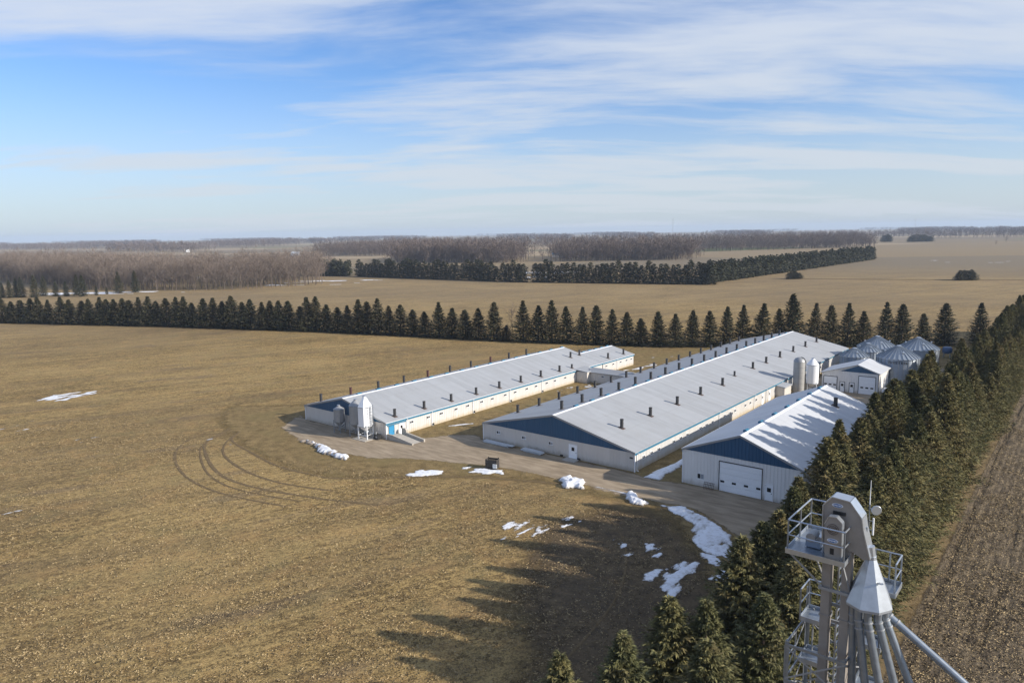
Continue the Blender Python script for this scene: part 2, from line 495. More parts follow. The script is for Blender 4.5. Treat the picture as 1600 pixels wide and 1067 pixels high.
# ------------------------------------------------------------------ mesh helpers
class MB:
    def __init__(self):
        self.v = []
        self.f = []

    def box(self, x0, x1, y0, y1, z0, z1):
        n = len(self.v)
        self.v += [(x0, y0, z0), (x1, y0, z0), (x1, y1, z0), (x0, y1, z0), (x0, y0, z1), (x1, y0, z1), (x1, y1, z1), (x0, y1, z1)]
        self.f += [tuple(n + i for i in q) for q in ((0, 3, 2, 1), (4, 5, 6, 7), (0, 1, 5, 4), (1, 2, 6, 5), (2, 3, 7, 6), (3, 0, 4, 7))]
        return self

    def poly(self, pts):
        n = len(self.v)
        self.v += [tuple(p) for p in pts]
        self.f.append(tuple(range(n, n + len(pts))))
        return self

    def prism(self, pts, off):
        """polygon pts (3D) extruded by the vector off"""
        n, k = len(self.v), len(pts)
        self.v += [tuple(p) for p in pts] + [tuple(Vector(p) + Vector(off)) for p in pts]
        self.f.append(tuple(range(n, n + k)))
        self.f.append(tuple(range(n + 2 * k - 1, n + k - 1, -1)))
        for i in range(k):
            j = (i + 1) % k
            self.f.append((n + j, n + i, n + k + i, n + k + j))
        return self

    def tube(self, p, q, r, n=8, rb=None, caps=True, tw=0.0):
        p, q = Vector(p), Vector(q)
        rb = r if rb is None else rb
        d = (q - p).normalized()
        a = d.orthogonal().normalized() if abs(d.z) < 0.999 else Vector((1, 0, 0))
        bb = d.cross(a)
        s = len(self.v)
        for c, rad in ((p, r), (q, rb)):
            for i in range(n):
                an = 2 * math.pi * i / n + tw
                self.v.append(tuple(c + a * math.cos(an) * rad + bb * math.sin(an) * rad))
        for i in range(n):
            j = (i + 1) % n
            self.f.append((s + i, s + j, s + n + j, s + n + i))
        if caps:
            self.f.append(tuple(s + i for i in range(n))[::-1])
            self.f.append(tuple(s + n + i for i in range(n)))
        return self

    def bar(self, p, q, wdt, hgt=None):
        """square section bar"""
        hgt = wdt if hgt is None else hgt
        p, q = Vector(p), Vector(q)
        d = (q - p).normalized()
        a = d.cross(Vector((0, 0, 1)))
        a = Vector((1, 0, 0)) if a.length < 1e-3 else a.normalized()
        bb = a.cross(d)
        s = len(self.v)
        for c in (p, q):
            for i, j in ((-1, -1), (1, -1), (1, 1), (-1, 1)):
                self.v.append(tuple(c + a * i * wdt / 2 + bb * j * hgt / 2))
        self.f += [tuple(s + i for i in qd) for qd in ((0, 3, 2, 1), (4, 5, 6, 7), (0, 1, 5, 4), (1, 2, 6, 5), (2, 3, 7, 6), (3, 0, 4, 7))]
        return self

    def lathe(self, prof, n=24, c=(0, 0), tw=0.0, cap0=True, cap1=True):
        s = len(self.v)
        for r, z in prof:
            for i in range(n):
                an = 2 * math.pi * i / n + tw
                self.v.append((c[0] + r * math.cos(an), c[1] + r * math.sin(an), z))
        for k in range(len(prof) - 1):
            for i in range(n):
                j = (i + 1) % n
                self.f.append((s + k * n + i, s + k * n + j, s + (k + 1) * n + j, s + (k + 1) * n + i))
        if cap0:
            self.f.append(tuple(s + i for i in range(n))[::-1])
        if cap1:
            e = s + (len(prof) - 1) * n
            self.f.append(tuple(e + i for i in range(n)))
        return self

    def mesh(self, name, mat, smooth=False):
        me = bpy.data.meshes.new(name)
        me.from_pydata(self.v, [], self.f)
        me.update()
        if smooth:
            me.polygons.foreach_set('use_smooth', [True] * len(me.polygons))
            me.set_sharp_from_angle(angle=R(35))
        me.materials.append(mat)
        return me

    def build(self, name, mat, parent=None, smooth=False):
        return link(name, self.mesh(name, MT[mat] if isinstance(mat, str) else mat, smooth), parent)


def link(name, data, parent=None, loc=None, rz=0.0):
    o = bpy.data.objects.new(name, data)
    if parent is not None:
        o.parent = parent
    if loc is not None:
        o.location = loc
    if rz:
        o.rotation_euler = (0, 0, rz)
    col.objects.link(o)
    return o


def tag(o, label, cat=None, group=None, kind=None):
    o['label'] = label
    if cat:
        o['category'] = cat
    if group:
        o['group'] = group
    if kind:
        o['kind'] = kind
    return o


def thing(name, label, cat, loc, rz=0.0, group=None):
    return tag(link(name, None, None, loc, rz), label, cat, group)


def farm_thing(name, label, cat, a, l, group=None, rz=0.0):
    return thing(name, label, cat, fb(a, l), -YAW + rz, group)


def np_mesh(name, verts, faces, mat, attr=None):
    """faces: (n,3) or (n,4) int array"""
    me = bpy.data.meshes.new(name)
    k = faces.shape[1]
    me.vertices.add(len(verts))
    me.vertices.foreach_set('co', np.asarray(verts, np.float32).ravel())
    me.loops.add(faces.size)
    me.loops.foreach_set('vertex_index', faces.astype(np.int32).ravel())
    me.polygons.add(len(faces))
    me.polygons.foreach_set('loop_start', np.arange(0, faces.size, k, dtype=np.int32))
    me.update(calc_edges=True)
    if attr is not None:
        a = me.attributes.new('edge', 'FLOAT', 'POINT')
        a.data.foreach_set('value', np.asarray(attr, np.float32))
    me.materials.append(MT[mat] if isinstance(mat, str) else mat)
    return me


def seg_sd(px, py, poly):
    """signed distance (positive inside) of points to a closed polygon"""
    poly = np.asarray(poly, float)
    d = np.full(px.shape, 1e9)
    inside = np.zeros(px.shape, bool)
    for (x0, y0), (x1, y1) in zip(poly, np.roll(poly, -1, axis=0)):
        ex, ey = x1 - x0, y1 - y0
        t = np.clip(((px - x0) * ex + (py - y0) * ey) / (ex * ex + ey * ey + 1e-9), 0, 1)
        d = np.minimum(d, np.hypot(px - x0 - t * ex, py - y0 - t * ey))
        c = ((y0 <= py) != (y1 <= py)) & (px < (x1 - x0) * (py - y0) / (y1 - y0 + 1e-12) + x0)
        inside ^= c
    return np.where(inside, d, -d)


def vnoise(x, y, seed=0):
    """cheap value noise on arrays, 0..1"""
    xi, yi = np.floor(x).astype(np.int64), np.floor(y).astype(np.int64)
    fx, fy = x - xi, y - yi
    fx, fy = fx * fx * (3 - 2 * fx), fy * fy * (3 - 2 * fy)

    def h(i, j):
        n = (i * 374761393 + j * 668265263 + seed * 974634541) & 0x7fffffff
        n = ((n ^ (n >> 13)) * 1274126177) & 0x7fffffff
        return ((n ^ (n >> 16)) & 0xffff) / 65535.0
    return (h(xi, yi) * (1 - fx) + h(xi + 1, yi) * fx) * (1 - fy) + (h(xi, yi + 1) * (1 - fx) + h(xi + 1, yi + 1) * fx) * fy


def fbm(x, y, seed=0, oct=4):
    s, a, tot = 0, 1.0, 0
    for o in range(oct):
        s = s + a * vnoise(x * 2 ** o, y * 2 ** o, seed + o)
        tot += a
        a *= 0.55
    return s / tot


def grid(x0, x1, y0, y1, res):
    nx, ny = max(2, int((x1 - x0) / res) + 1), max(2, int((y1 - y0) / res) + 1)
    X, Y = np.meshgrid(np.linspace(x0, x1, nx), np.linspace(y0, y1, ny))
    idx = np.arange(nx * ny).reshape(ny, nx)
    F = np.stack([idx[:-1, :-1], idx[:-1, 1:], idx[1:, 1:], idx[1:, :-1]], -1).reshape(-1, 4)
    return X.ravel(), Y.ravel(), F


def compact(V, F, extra=None):
    used = np.unique(F)
    m = np.full(len(V), -1)
    m[used] = np.arange(len(used))
    return V[used], m[F], (None if extra is None else extra[used])


def sheet(name, label, poly, z, mat, res=1.5, grow=2.0, relief=0.0, seed=0):
    """a ground sheet on the farm grid with a ragged border"""
    p = np.array(poly, float)
    X, Y, F = grid(p[:, 0].min() - grow, p[:, 0].max() + grow, p[:, 1].min() - grow, p[:, 1].max() + grow, res)
    sd = seg_sd(X, Y, p)
    F = F[(sd[F] > -grow).any(axis=1)]
    Z = np.full(X.shape, z)
    if relief:
        Z = Z + np.clip(sd / 3, 0, 1) * relief * fbm(X / 4, Y / 4, seed)
    V, F, e = compact(np.stack([X, Y, Z], -1), F, sd)
    o = link(name, np_mesh(name, V, F, mat, e), None, tuple(ORG), -YAW)
    return tag(o, label, None, None, 'structure')


def snow(label, poly, thick=0.12, rag=0.6, res=0.14, seed=0, scale=1.2, name='snow_patch', lift=0.05, thr=0.0):
    p = np.array(poly, float)
    X, Y, F = grid(p[:, 0].min() - 0.8, p[:, 0].max() + 0.8, p[:, 1].min() - 0.8, p[:, 1].max() + 0.8, res)
    sd = seg_sd(X, Y, p)
    n = fbm(X / scale, Y / scale, seed, 5) - 0.5
    n = np.where(np.full(X.shape, thr > 0), fbm(X / (scale * 1.0), Y / (scale * 2.6), seed, 5) - 0.5, n)
    e = np.minimum(sd, 0.4 if thr else 9) + n * rag * 4 - thr
    Z = lift + np.clip(e, -0.3, 0.5) * thick * 2 + np.maximum(e, 0) * n * thick * 0.8
    keep = (e[F] > 0).sum(axis=1) >= 2
    if keep.sum() < 4:
        return None
    V, F, e = compact(np.stack([X, Y, Z], -1), F[keep], e)
    me = np_mesh(name, V, F, 'snow', e)
    me.polygons.foreach_set('use_smooth', [True] * len(me.polygons))
    o = link(name, me, None, tuple(ORG), -YAW)
    return tag(o, label, 'snow', None, 'stuff')


# ------------------------------------------------------------------ ground
n_r, n_a = 60, 96
rad = np.concatenate([[0.3], np.geomspace(20, 11000, n_r)])
ang = np.linspace(0, 2 * math.pi, n_a, endpoint=False)
V = np.array([[r_ * math.cos(a_), r_ * math.sin(a_), 0] for r_ in rad for a_ in ang])
idx = np.arange(len(V)).reshape(len(rad), n_a)
F = np.stack([idx[:-1], np.roll(idx[:-1], -1, 1), np.roll(idx[1:], -1, 1), idx[1:]], -1).reshape(-1, 4)[:, ::-1]
tag(link('ground', np_mesh('ground', V, F, 'ground')), 'tan harvested corn field stretching to the horizon', None, None, 'structure')
sheet('tilled_field', 'dark tilled field with furrows beside the windbreak',
      [(67.4, -110), (67.4, 330), (330, 330), (330, -110)], 0.012, 'tilled', 3.0, 1.0)
sheet('grass_verge', 'rough dead grass strip under the spruce windbreak',
      [(55.2, -90), (54.5, -20), (55.8, 60), (55.8, 330), (67.6, 330), (67.5, -90)], 0.008, 'verge_grass', 2.0, 1.6)
sheet('yard_grass', 'dead brown grass round the barns',
      [(-58, -12), (-50, -19), (-34, -25), (-24.7, -27), (-15.6, -28.4), (-8.2, -27.7), (-3.8, -26.6), (4.5, -19.8), (10.4, -15.5), (16.2, -12.5),
       (23, -9.8), (29.8, -11), (38.4, -10.5), (46, -18), (52, -26), (57, -30), (57, 135), (-30, 135), (-40, 70), (-42, 0), (-50, -6)], 0.010, 'yard_grass', 1.5, 5.0)
sheet('shade_darkened_soil', 'soil painted darker to deepen the shade beside the windbreak',
      [(33, -14), (30, -22), (33, -30), (38, -38), (46, -46), (50, -64), (56, -64), (57, -24), (52, -18), (46, -15), (41, -12.5)], 0.006, 'shade_dark', 1.2, 6.0)  # dark sheet laid where the windbreak shade falls, painting it deeper
sheet('gravel_drive', 'pale packed gravel drive sweeping past the barn gables',
      [(-40, -8), (-34.5, -15.8), (-24, -19.0), (-14.8, -19.3), (-7.2, -18), (-2.4, -14.6), (3.7, -12.5), (9.4, -10.2), (16.7, -8.8), (24.7, -8.6), (30.7, -8.9),
       (36.1, -8.4), (40.9, -7.6), (46.2, -10.8), (50.3, -13.7), (55, -19), (57, -19), (57, 80), (53, 110), (30, 112), (29.5, 70), (33, 62), (34, 42), (50.5, 41), (51.8, 36), (51.8, 0.4),
       (36, -0.2), (33, -1.5), (28, -0.6), (0.3, -0.4), (-2.5, 1.0), (-6, -1.0), (-9, -6), (-13, -8.5), (-14.5, -9.7), (-36, -9.8)], 0.016, 'gravel', 1.2, 1.6)


def track(pts, wid, label):
    """wheel rut pressed into the field, a low double ridge"""
    pts = [np.array(p, float) for p in pts]
    out = []
    for i in range(len(pts) - 1):
        p0, p1, p2, p3 = pts[max(i - 1, 0)], pts[i], pts[i + 1], pts[min(i + 2, len(pts) - 1)]
        for k in range(14):
            t = k / 14
            out.append(0.5 * ((2 * p1) + (-p0 + p2) * t + (2 * p0 - 5 * p1 + 4 * p2 - p3) * t * t + (-p0 + 3 * p1 - 3 * p2 + p3) * t ** 3))
    out = np.array(out)
    tg = np.gradient(out, axis=0)
    tg /= np.linalg.norm(tg, axis=1, keepdims=True) + 1e-9
    nr = np.stack([-tg[:, 1], tg[:, 0]], -1)
    ws = wid * (0.55 + 0.9 * fbm(np.arange(len(out)) / 3.0, np.zeros(len(out)), 3))
    rows = []
    for off, z in ((-1, 0.022), (-0.4, 0.07), (0, 0.03), (0.4, 0.07), (1, 0.022)):
        q = out + nr * (ws * off)[:, None]
        rows.append(np.concatenate([q, np.full((len(q), 1), z)], 1))
    V = np.stack(rows, 1).reshape(-1, 3)
    n = len(out)
    i = np.arange(n * 5).reshape(n, 5)
    F = np.stack([i[:-1, :-1], i[:-1, 1:], i[1:, 1:], i[1:, :-1]], -1).reshape(-1, 4)[:, ::-1]
    o = link('wheel_track', np_mesh('wheel_track', V, F, 'wheel_soil'), None, tuple(ORG), -YAW)
    tag(o, label, None, None, 'structure')


track([(-41.4, -21.7), (-37.3, -28.2), (-31.3, -31.9), (-20.7, -35.8), (-12, -36.4), (-1.2, -34), (9.4, -30.1)], 0.24, 'outer curved wheel rut turning across the field')
track([(-38, -22), (-34.2, -25.6), (-24.7, -27.6), (-15.6, -28.9), (-8.2, -28.2), (-3.8, -27), (4.5, -20.2), (10.4, -15.9), (16.2, -12.9), (23, -10.2)], 0.20, 'dark furrow along the edge of the drive grass')
track([(-37, -23.5), (-33, -27.6), (-27, -31), (-18, -33), (-9, -33), (0, -30.5)], 0.2, 'inner curved wheel rut turning across the field')

track([(-43, -24), (-40.5, -30), (-34, -35.5), (-23, -39.5), (-12, -40.2), (0, -37.6)], 0.18, 'faint outermost wheel rut turning across the field')
track([(-58, -47), (-55, -54), (-47, -60), (-36, -62), (-24, -60)], 0.08, 'faint curved wheel rut lower in the left field')
track([(30, -14), (36, -18), (41, -24), (45, -33), (47, -45)], 0.10, 'wheel rut running past the snow patches toward the spruces')
dz_ = [((190.7, 489), (1.6)), ((235, 470), (1.4)), ((284, 452.5), (1.6)), ((345, 436), (1.6)), ((460, 410), (1.6))]
m_ = MB()
for (p, w0), (q, w1) in zip(dz_, dz_[1:]):
    m_.poly([(p[0], p[1] - w0, 0.02), (q[0], q[1] - w1, 0.02), (q[0], q[1], 0.35), (p[0], p[1], 0.35)])
    m_.poly([(p[0], p[1], 0.35), (q[0], q[1], 0.35), (q[0], q[1] + w1, 0.02), (p[0], p[1] + w0, 0.02)])
tag(link('field_bank', m_.mesh('field_bank', MT['wheel_soil'])), 'dark low grass bank dividing the right fields', None, None, 'structure')

track([(-40, -22.5), (-36, -29.6), (-30, -33.4), (-20, -37.3), (-11, -38), (0, -35.4)], 0.16, 'twin of the outer wheel rut, just outside it')
# straw and cob litter lying on the near stubble, too many pieces to count
NL = 620000
th = rng.uniform(R(-44), R(46), NL)
rr = 38 + 120 * rng.random(NL) ** 1.15
lx, ly = rr * np.sin(th), rr * np.cos(th)
da, dl = lx - ORG.x, ly - ORG.y
la = da * WX.x + dl * WX.y
ll = da * LX.x + dl * LX.y
tilled = la > 68
open_field = (ll < -30) | ((la < -8) & (ll < -29)) | (la < -62) | ((la < 50) & (ll < -14 - 0.34 * np.clip(20 - la, 0, 60)))
dens = fbm(lx / 5, ly / 5, 11) * 0.6 + fbm(la / 1.5, ll / 14, 5) * 0.6
keep = (tilled | (open_field & (la < 56))) & (dens > 0.42 + 0.5 * rng.random(NL))
lx, ly = lx[keep], ly[keep]
th = rng.uniform(R(18), R(46), 200000)
rr = 36 + 110 * rng.random(200000) ** 1.1
tx, ty = rr * np.sin(th), rr * np.cos(th)
ta = (tx - ORG.x) * WX.x + (ty - ORG.y) * WX.y
kt = (ta > 67.6) & (fbm(tx / 3, ty / 3, 21) > 0.30 + 0.4 * rng.random(200000))
lx, ly = np.concatenate([lx, tx[kt]]), np.concatenate([ly, ty[kt]])
n = len(lx)
an = rng.uniform(0, 2 * math.pi, n)
ln = rng.uniform(0.025, 0.10, n)
wd = rng.uniform(0.010, 0.024, n)
tilt = rng.uniform(-0.5, 0.5, n)
dx, dy = np.cos(an), np.sin(an)
zz = rng.uniform(0.03, 0.09, n)
V = np.zeros((n, 4, 3))
for k, (s1, s2) in enumerate(((-1, -1), (1, -1), (1, 1), (-1, 1))):
    V[:, k, 0] = lx + dx * ln * s1 - dy * wd * s2
    V[:, k, 1] = ly + dy * ln * s1 + dx * wd * s2
    V[:, k, 2] = zz + np.sin(tilt) * ln * s1 * 0.5 + 0.02 * s2
tag(link('corn_litter', np_mesh('corn_litter', V.reshape(-1, 3), np.arange(n * 4).reshape(n, 4), 'residue')),
    'pale straw and corn litter strewn over the stubble', 'litter', None, 'stuff')


# ------------------------------------------------------------------ barns
def ribbed(mb, p0, p1, z0, ztop, nrm, step=0.46, rib=0.035):
    """upright sheet wall from p0 to p1 (x,y) with raised ribs; ztop(u) gives the top edge, u in 0..1"""
    p0, p1, nv = Vector((*p0, 0)), Vector((*p1, 0)), Vector((*nrm, 0))
    L = (p1 - p0).length
    prof = [(0.0, 0.0)]
    k = max(1, int(L / step))
    for i in range(k):
        c = (i + 0.5) * L / k
        prof += [(c - 0.05, 0.0), (c - 0.02, rib), (c + 0.02, rib), (c + 0.05, 0.0)]
    prof.append((L, 0.0))
    s = len(mb.v)
    for u, o in prof:
        q = p0 + (p1 - p0) * (u / L) + nv * o
        mb.v += [(q.x, q.y, z0), (q.x, q.y, ztop(u / L))]
    for i in range(len(prof) - 1):
        mb.f.append((s + 2 * i, s + 2 * i + 2, s + 2 * i + 3, s + 2 * i + 1))
    return mb


def window_on(parent, x, y, z, face, wdt=0.75, hgt=0.5):
    """face: 'f' front wall (normal -y) or 'r' right wall (normal +x); frame, a dark and a pale pane"""
    o = MB()
    t = 0.04

    def bx(u0, u1, z0, z1, d0, d1):
        if face == 'f':
            o.box(x + u0, x + u1, y - d1, y - d0, z + z0, z + z1)
        else:
            o.box(x + d0, x + d1, y + u0, y + u1, z + z0, z + z1)
    w2, h2 = wdt / 2, hgt / 2
    bx(-w2, w2, h2 - t, h2, 0.0, 0.09)
    bx(-w2 - 0.04, w2 + 0.04, -h2 - 0.03, -h2 + t, 0.0, 0.12)
    bx(-w2, -w2 + t, -h2 + t, h2 - t, 0.0, 0.09)
    bx(w2 - t, w2, -h2 + t, h2 - t, 0.0, 0.09)
    bx(-0.02, 0.02, -h2 + t, h2 - t, 0.0, 0.08)
    wn = o.build('window', 'white_trim', parent)
    for u0, u1, m in ((-w2 + t, -0.02, 'dark_glass'), (0.02, w2 - t, 'pale_glass' if face == 'f' else 'dark_glass')):
        o = MB()
        bx(u0, u1, -h2 + t, h2 - t, 0.0, 0.045)
        o.build('pane', m, wn)
    return wn


def door_on(parent, x, y, face, wdt=1.0, hgt=2.1, mat='door', glass=True, frame='white_trim', name='door'):
    def bx(o, u0, u1, z0, z1, d0, d1):
        if face == 'f':
            o.box(x + u0, x + u1, y - d1, y - d0, z0, z1)
        else:
            o.box(x + d0, x + d1, y + u0, y + u1, z0, z1)
    w2 = wdt / 2
    o = MB()
    bx(o, -w2, w2, 0.06, hgt, 0.0, 0.07)
    d = o.build(name, mat, parent)
    o = MB()
    bx(o, -w2 - 0.08, -w2, 0.0, hgt + 0.08, 0.0, 0.10)
    bx(o, w2, w2 + 0.08, 0.0, hgt + 0.08, 0.0, 0.10)
    bx(o, -w2, w2, hgt, hgt + 0.08, 0.0, 0.10)
    o.build('door_frame', frame, d)
    if glass:
        o = MB()
        bx(o, -0.25, 0.25, hgt * 0.58, hgt * 0.84, 0.07, 0.085)
        o.build('pane', 'dark_glass', d)
    o = MB()
    bx(o, w2 - 0.16, w2 - 0.10, 0.95, 1.08, 0.07, 0.13)
    o.build('handle', 'black', d)
    return d


def overhead_door(parent, x0, x1, y, hgt, panels, panes, pane_z, frame='black'):
    o = MB()
    o.box(x0 - 0.08, x0, y - 0.11, y, 0, hgt + 0.10)
    o.box(x1, x1 + 0.08, y - 0.11, y, 0, hgt + 0.10)
    o.box(x0, x1, y - 0.11, y, hgt, hgt + 0.10)
    d = o.build('overhead_door', frame, parent)
    ph = hgt / panels
    for k in range(panels):
        o = MB()
        o.box(x0, x1, y - 0.05, y, k * ph + 0.012, (k + 1) * ph - 0.012)
        o.box(x0 + 0.1, x1 - 0.1, y - 0.065, y - 0.05, k * ph + 0.12, (k + 1) * ph - 0.12)
        o.build('panel', 'door', d)
    for px in panes:
        o = MB()
        o.box(px - 0.27, px + 0.27, y - 0.085, y - 0.065, pane_z - 0.14, pane_z + 0.14)
        o.build('pane', 'dark_glass', d)
    return d


VENT_MESH = {}


def vent_mesh(kind, hgt, r):
    key = (kind, hgt, r)
    if key not in VENT_MESH:
        m = MB()
        m.lathe([(r, -0.35), (r, hgt * 0.93), (r * 1.14, hgt * 0.93), (r * 1.14, hgt), (r * 0.86, hgt), (r * 0.86, hgt * 0.9)], 14, cap0=True, cap1=True)
        m.lathe([(r * 1.12, hgt * 0.5), (r * 1.12, hgt * 0.54)], 14)
        f = MB()
        f.box(-r * 1.9, r * 1.9, -r * 1.6, r * 1.6, -0.09, 0.03)
        VENT_MESH[key] = (m.mesh('roof_vent', MT[kind], True), f.mesh('vent_flashing', MT['rust']))
    return VENT_MESH[key]


def barn(name, label, a0, l0, W, L, h, rise, front_mat, side_mat, roof_mat='roof', ov=0.15, cat='barn', back_gable=True, blue_front=True, ridge_step=0.0, gutter=True, ridge_off=2.0):
    b = farm_thing(name, label, cat, a0, l0)
    s = rise / (W / 2)
    flat = lambda u: h
    ribbed(MB(), (W, 0), (0, 0), 0, flat, (0, -1)).build('wall', front_mat, b)
    ribbed(MB(), (0, L), (W, L), 0, flat, (0, 1)).build('wall', front_mat, b)
    ribbed(MB(), (W, L), (W, 0), 0, flat, (1, 0)).build('wall', side_mat, b)
    ribbed(MB(), (0, 0), (0, L), 0, flat, (-1, 0)).build('wall', side_mat, b)
    tri = lambda u: h + rise * (1 - abs(2 * u - 1)) + 0.0
    for y, nv in ((-0.045, -1), (L + 0.045, 1)):
        m = MB()
        half = lambda u0, u1: None
        ribbed(m, (W, y) if nv < 0 else (0, y), (W / 2, y), h - 0.02, lambda u: h + rise * u, (0, nv))
        ribbed(m, (W / 2, y), (0, y) if nv < 0 else (W, y), h - 0.02, lambda u: h + rise * (1 - u), (0, nv))
        m.build('gable_panel', 'blue', b)
    # roof slopes, each a slab with overhang
    th = 0.10
    for sg in (-1, 1):
        xe = W + ov if sg > 0 else -ov
        ze = h - s * ov + 0.03
        zr = h + rise + 0.03
        m = MB()
        m.prism([(xe, -ov, ze), (W / 2, -ov, zr), (W / 2, -ov, zr + th), (xe, -ov, ze + th)], (0, L + 2 * ov, 0))
        r_ = m.build('roof', roof_mat, b)
        m = MB()
        m.box(min(xe, xe - sg * 0.06), max(xe, xe - sg * 0.06), -ov + 0.02, L + ov - 0.02, ze - 0.32, ze - 0.003)
        m.build('fascia', 'blue_trim', r_)
        if gutter:
            m = MB()
            m.box(min(xe + sg * 0.003, xe + sg * 0.07), max(xe + sg * 0.003, xe + sg * 0.07), -ov, L + ov, ze + 0.03, ze + th - 0.01)
            m.build('gutter', 'white_trim', r_)
        for y0 in (-ov - 0.035, L + ov + 0.003):
            m = MB()
            m.prism([(xe, y0, ze - 0.16), (W / 2, y0, zr - 0.16), (W / 2, y0, zr + th + 0.03), (xe, y0, ze + th + 0.03)], (0, 0.032, 0))
            m.build('rake_trim', 'white_trim' if y0 > 0 else 'galv_dull', r_)
    m = MB()
    zr = h + rise + 0.03 + th
    m.prism([(W / 2 - 0.32, -ov - 0.02, zr - 0.32 * s + 0.012), (W / 2, -ov - 0.02, zr + 0.03), (W / 2 + 0.32, -ov - 0.02, zr - 0.32 * s + 0.012), (W / 2 + 0.32, -ov - 0.02, zr - 0.32 * s - 0.02), (W / 2, -ov - 0.02, zr - 0.01), (W / 2 - 0.32, -ov - 0.02, zr - 0.32 * s - 0.02)], (0, L + 2 * ov + 0.04, 0))
    m.build('ridge_cap', 'white_trim', b)
    if ridge_step:
        y = ridge_off
        while y < L - 1:
            m = MB()
            x = W / 2 - 0.25
            m.prism([(x - 0.26, y, zr - 0.12), (x + 0.26, y, zr - 0.02), (x + 0.26, y, zr + 0.14), (x, y, zr + 0.24), (x - 0.26, y, zr + 0.12)], (0, 0.95, 0))
            m.build('ridge_vent', 'blue_trim', b)
            y += ridge_step
    o = MB()
    for x, y in ((-0.02, -0.03), (W + 0.02, -0.03)):
        o = MB()
        o.box(x - 0.07, x + 0.07, y - 0.05, y + 0.09, 0, h)
        o.build('corner_trim', 'white_trim', b)

    def rz(x):
        return h + 0.03 + th + s * (W / 2 - abs(x - W / 2))

    def vent(x, y, hgt=1.45, r=0.27, kind='brown_pvc'):
        mv, mf = vent_mesh(kind, hgt, r)
        v = link('roof_vent', mv, b, (x, y, rz(x)))
        f = link('vent_flashing', mf, v)
        f.rotation_euler = (0, math.atan(s) * (1 if x > W / 2 else -1), 0)
        return v
    b_info = dict(root=b, vent=vent, rz=rz, W=W, L=L, h=h)
    return b_info


def downspout(parent, x, y, h, face='r'):
    m = MB()
    if face == 'r':
        m.box(x + 0.04, x + 0.13, y - 0.05, y + 0.05, 0.12, h - 0.18)
        m.box(x + 0.04, x + 0.40, y - 0.05, y + 0.05, h - 0.18, h - 0.08)
        m.box(x + 0.04, x + 0.38, y - 0.05, y + 0.05, 0.04, 0.12)
    else:
        m.box(x - 0.05, x + 0.05, y - 0.13, y - 0.04, 0.05, h - 0.1)
    m.build('downspout', 'white_trim', parent)


def floor_fan(parent, x, y, face='r'):
    m = MB()
    if face == 'r':
        m.box(x + 0.03, x + 0.22, y - 0.22, y + 0.22, 0.05, 0.42)
    else:
        m.box(x - 0.22, x + 0.22, y - 0.22, y - 0.03, 0.05, 0.30)
    m.build('wall_inlet', 'black', parent)


# middle barn
B = barn('livestock_barn', 'longest barn, in the middle, wide blue gable, three rows of chimney vents', 0, 0, 28.5, 111.2, 2.8, 3.37, 'wall_grey', 'wall', ridge_step=4.75, ridge_off=6.2, gutter=False)
br = B['root']
for l in (5.9, 15.0, 24.6, 34.0, 43.9):
    B['vent'](22.9, l, 1.4, 0.26)
for k, l in enumerate((52.5, 62.5, 70.4, 79.3, 88.6, 97.8, 107.0)):
    B['vent'](21.8, l, 1.0 if k == 0 else 1.35, 0.2 if k == 0 else 0.25)
for k in range(18):
    B['vent'](12.1 + min(k, 12) * 0.1, 5.4 + 5.78 * k, 1.35, 0.26)
for k in range(17):
    B['vent'](1.6, 7.2 + 6.15 * k, 1.35, 0.26)
for x in (3.27, 8.54, 13.84):
    window_on(br, x, 0, 1.72, 'f', 0.8, 0.48)
door_on(br, 17.97, 0, 'f', 1.42, 2.15)
for x in (15.9, 19.0):
    floor_fan(br, x, 0, 'f')
m = MB()
m.box(27.7, 28.2, -0.07, -0.036, 1.92, 2.12)
m.build('sign_plate', 'black', br)
m = MB()
m.box(16.9, 19.2, -1.6, -0.06, 0, 0.10)
m.build('door_step', 'concrete', br)
for l in (2.5, 4.86, 7.2, 12.1, 14.5, 16.8, 21.7, 24.1, 26.5, 31.6, 34.0, 36.3, 41.2, 43.6, 46.6):
    window_on(br, 28.5, l, 1.6, 'r', 0.78, 0.52)
for l in (0.5, 29.2, 45.6, 51.9, 60.5, 75, 90, 105):
    downspout(br, 28.5, l, 2.8)
door_on(br, 28.5, 50.0, 'r', 1.0, 2.05)
door_on(br, 28.5, 53.8, 'r', 1.0, 2.05)
for l in (71, 76.5, 82, 87.5, 93, 98.5, 104):
    window_on(br, 28.5, l, 1.6, 'r', 0.78, 0.52)
# small projecting vestibule on the long wall
m = MB()
ribbed(m, (30.3, 57.4), (28.5, 57.4), 0, lambda u: 2.35 + 0.25 * u, (0, -1))
ribbed(m, (30.3, 61.4), (30.3, 57.4), 0, lambda u: 2.35, (1, 0))
ribbed(m, (28.5, 61.4), (30.3, 61.4), 0, lambda u: 2.6 - 0.25 * u, (0, 1))
vb = m.build('vestibule', 'wall_grey', br)
m = MB()
m.prism([(28.55, 57.2, 2.38), (30.5, 57.2, 2.12), (30.5, 57.2, 2.30), (28.55, 57.2, 2.56)], (0, 4.4, 0))
m.build('vestibule_roof', 'roof', vb)

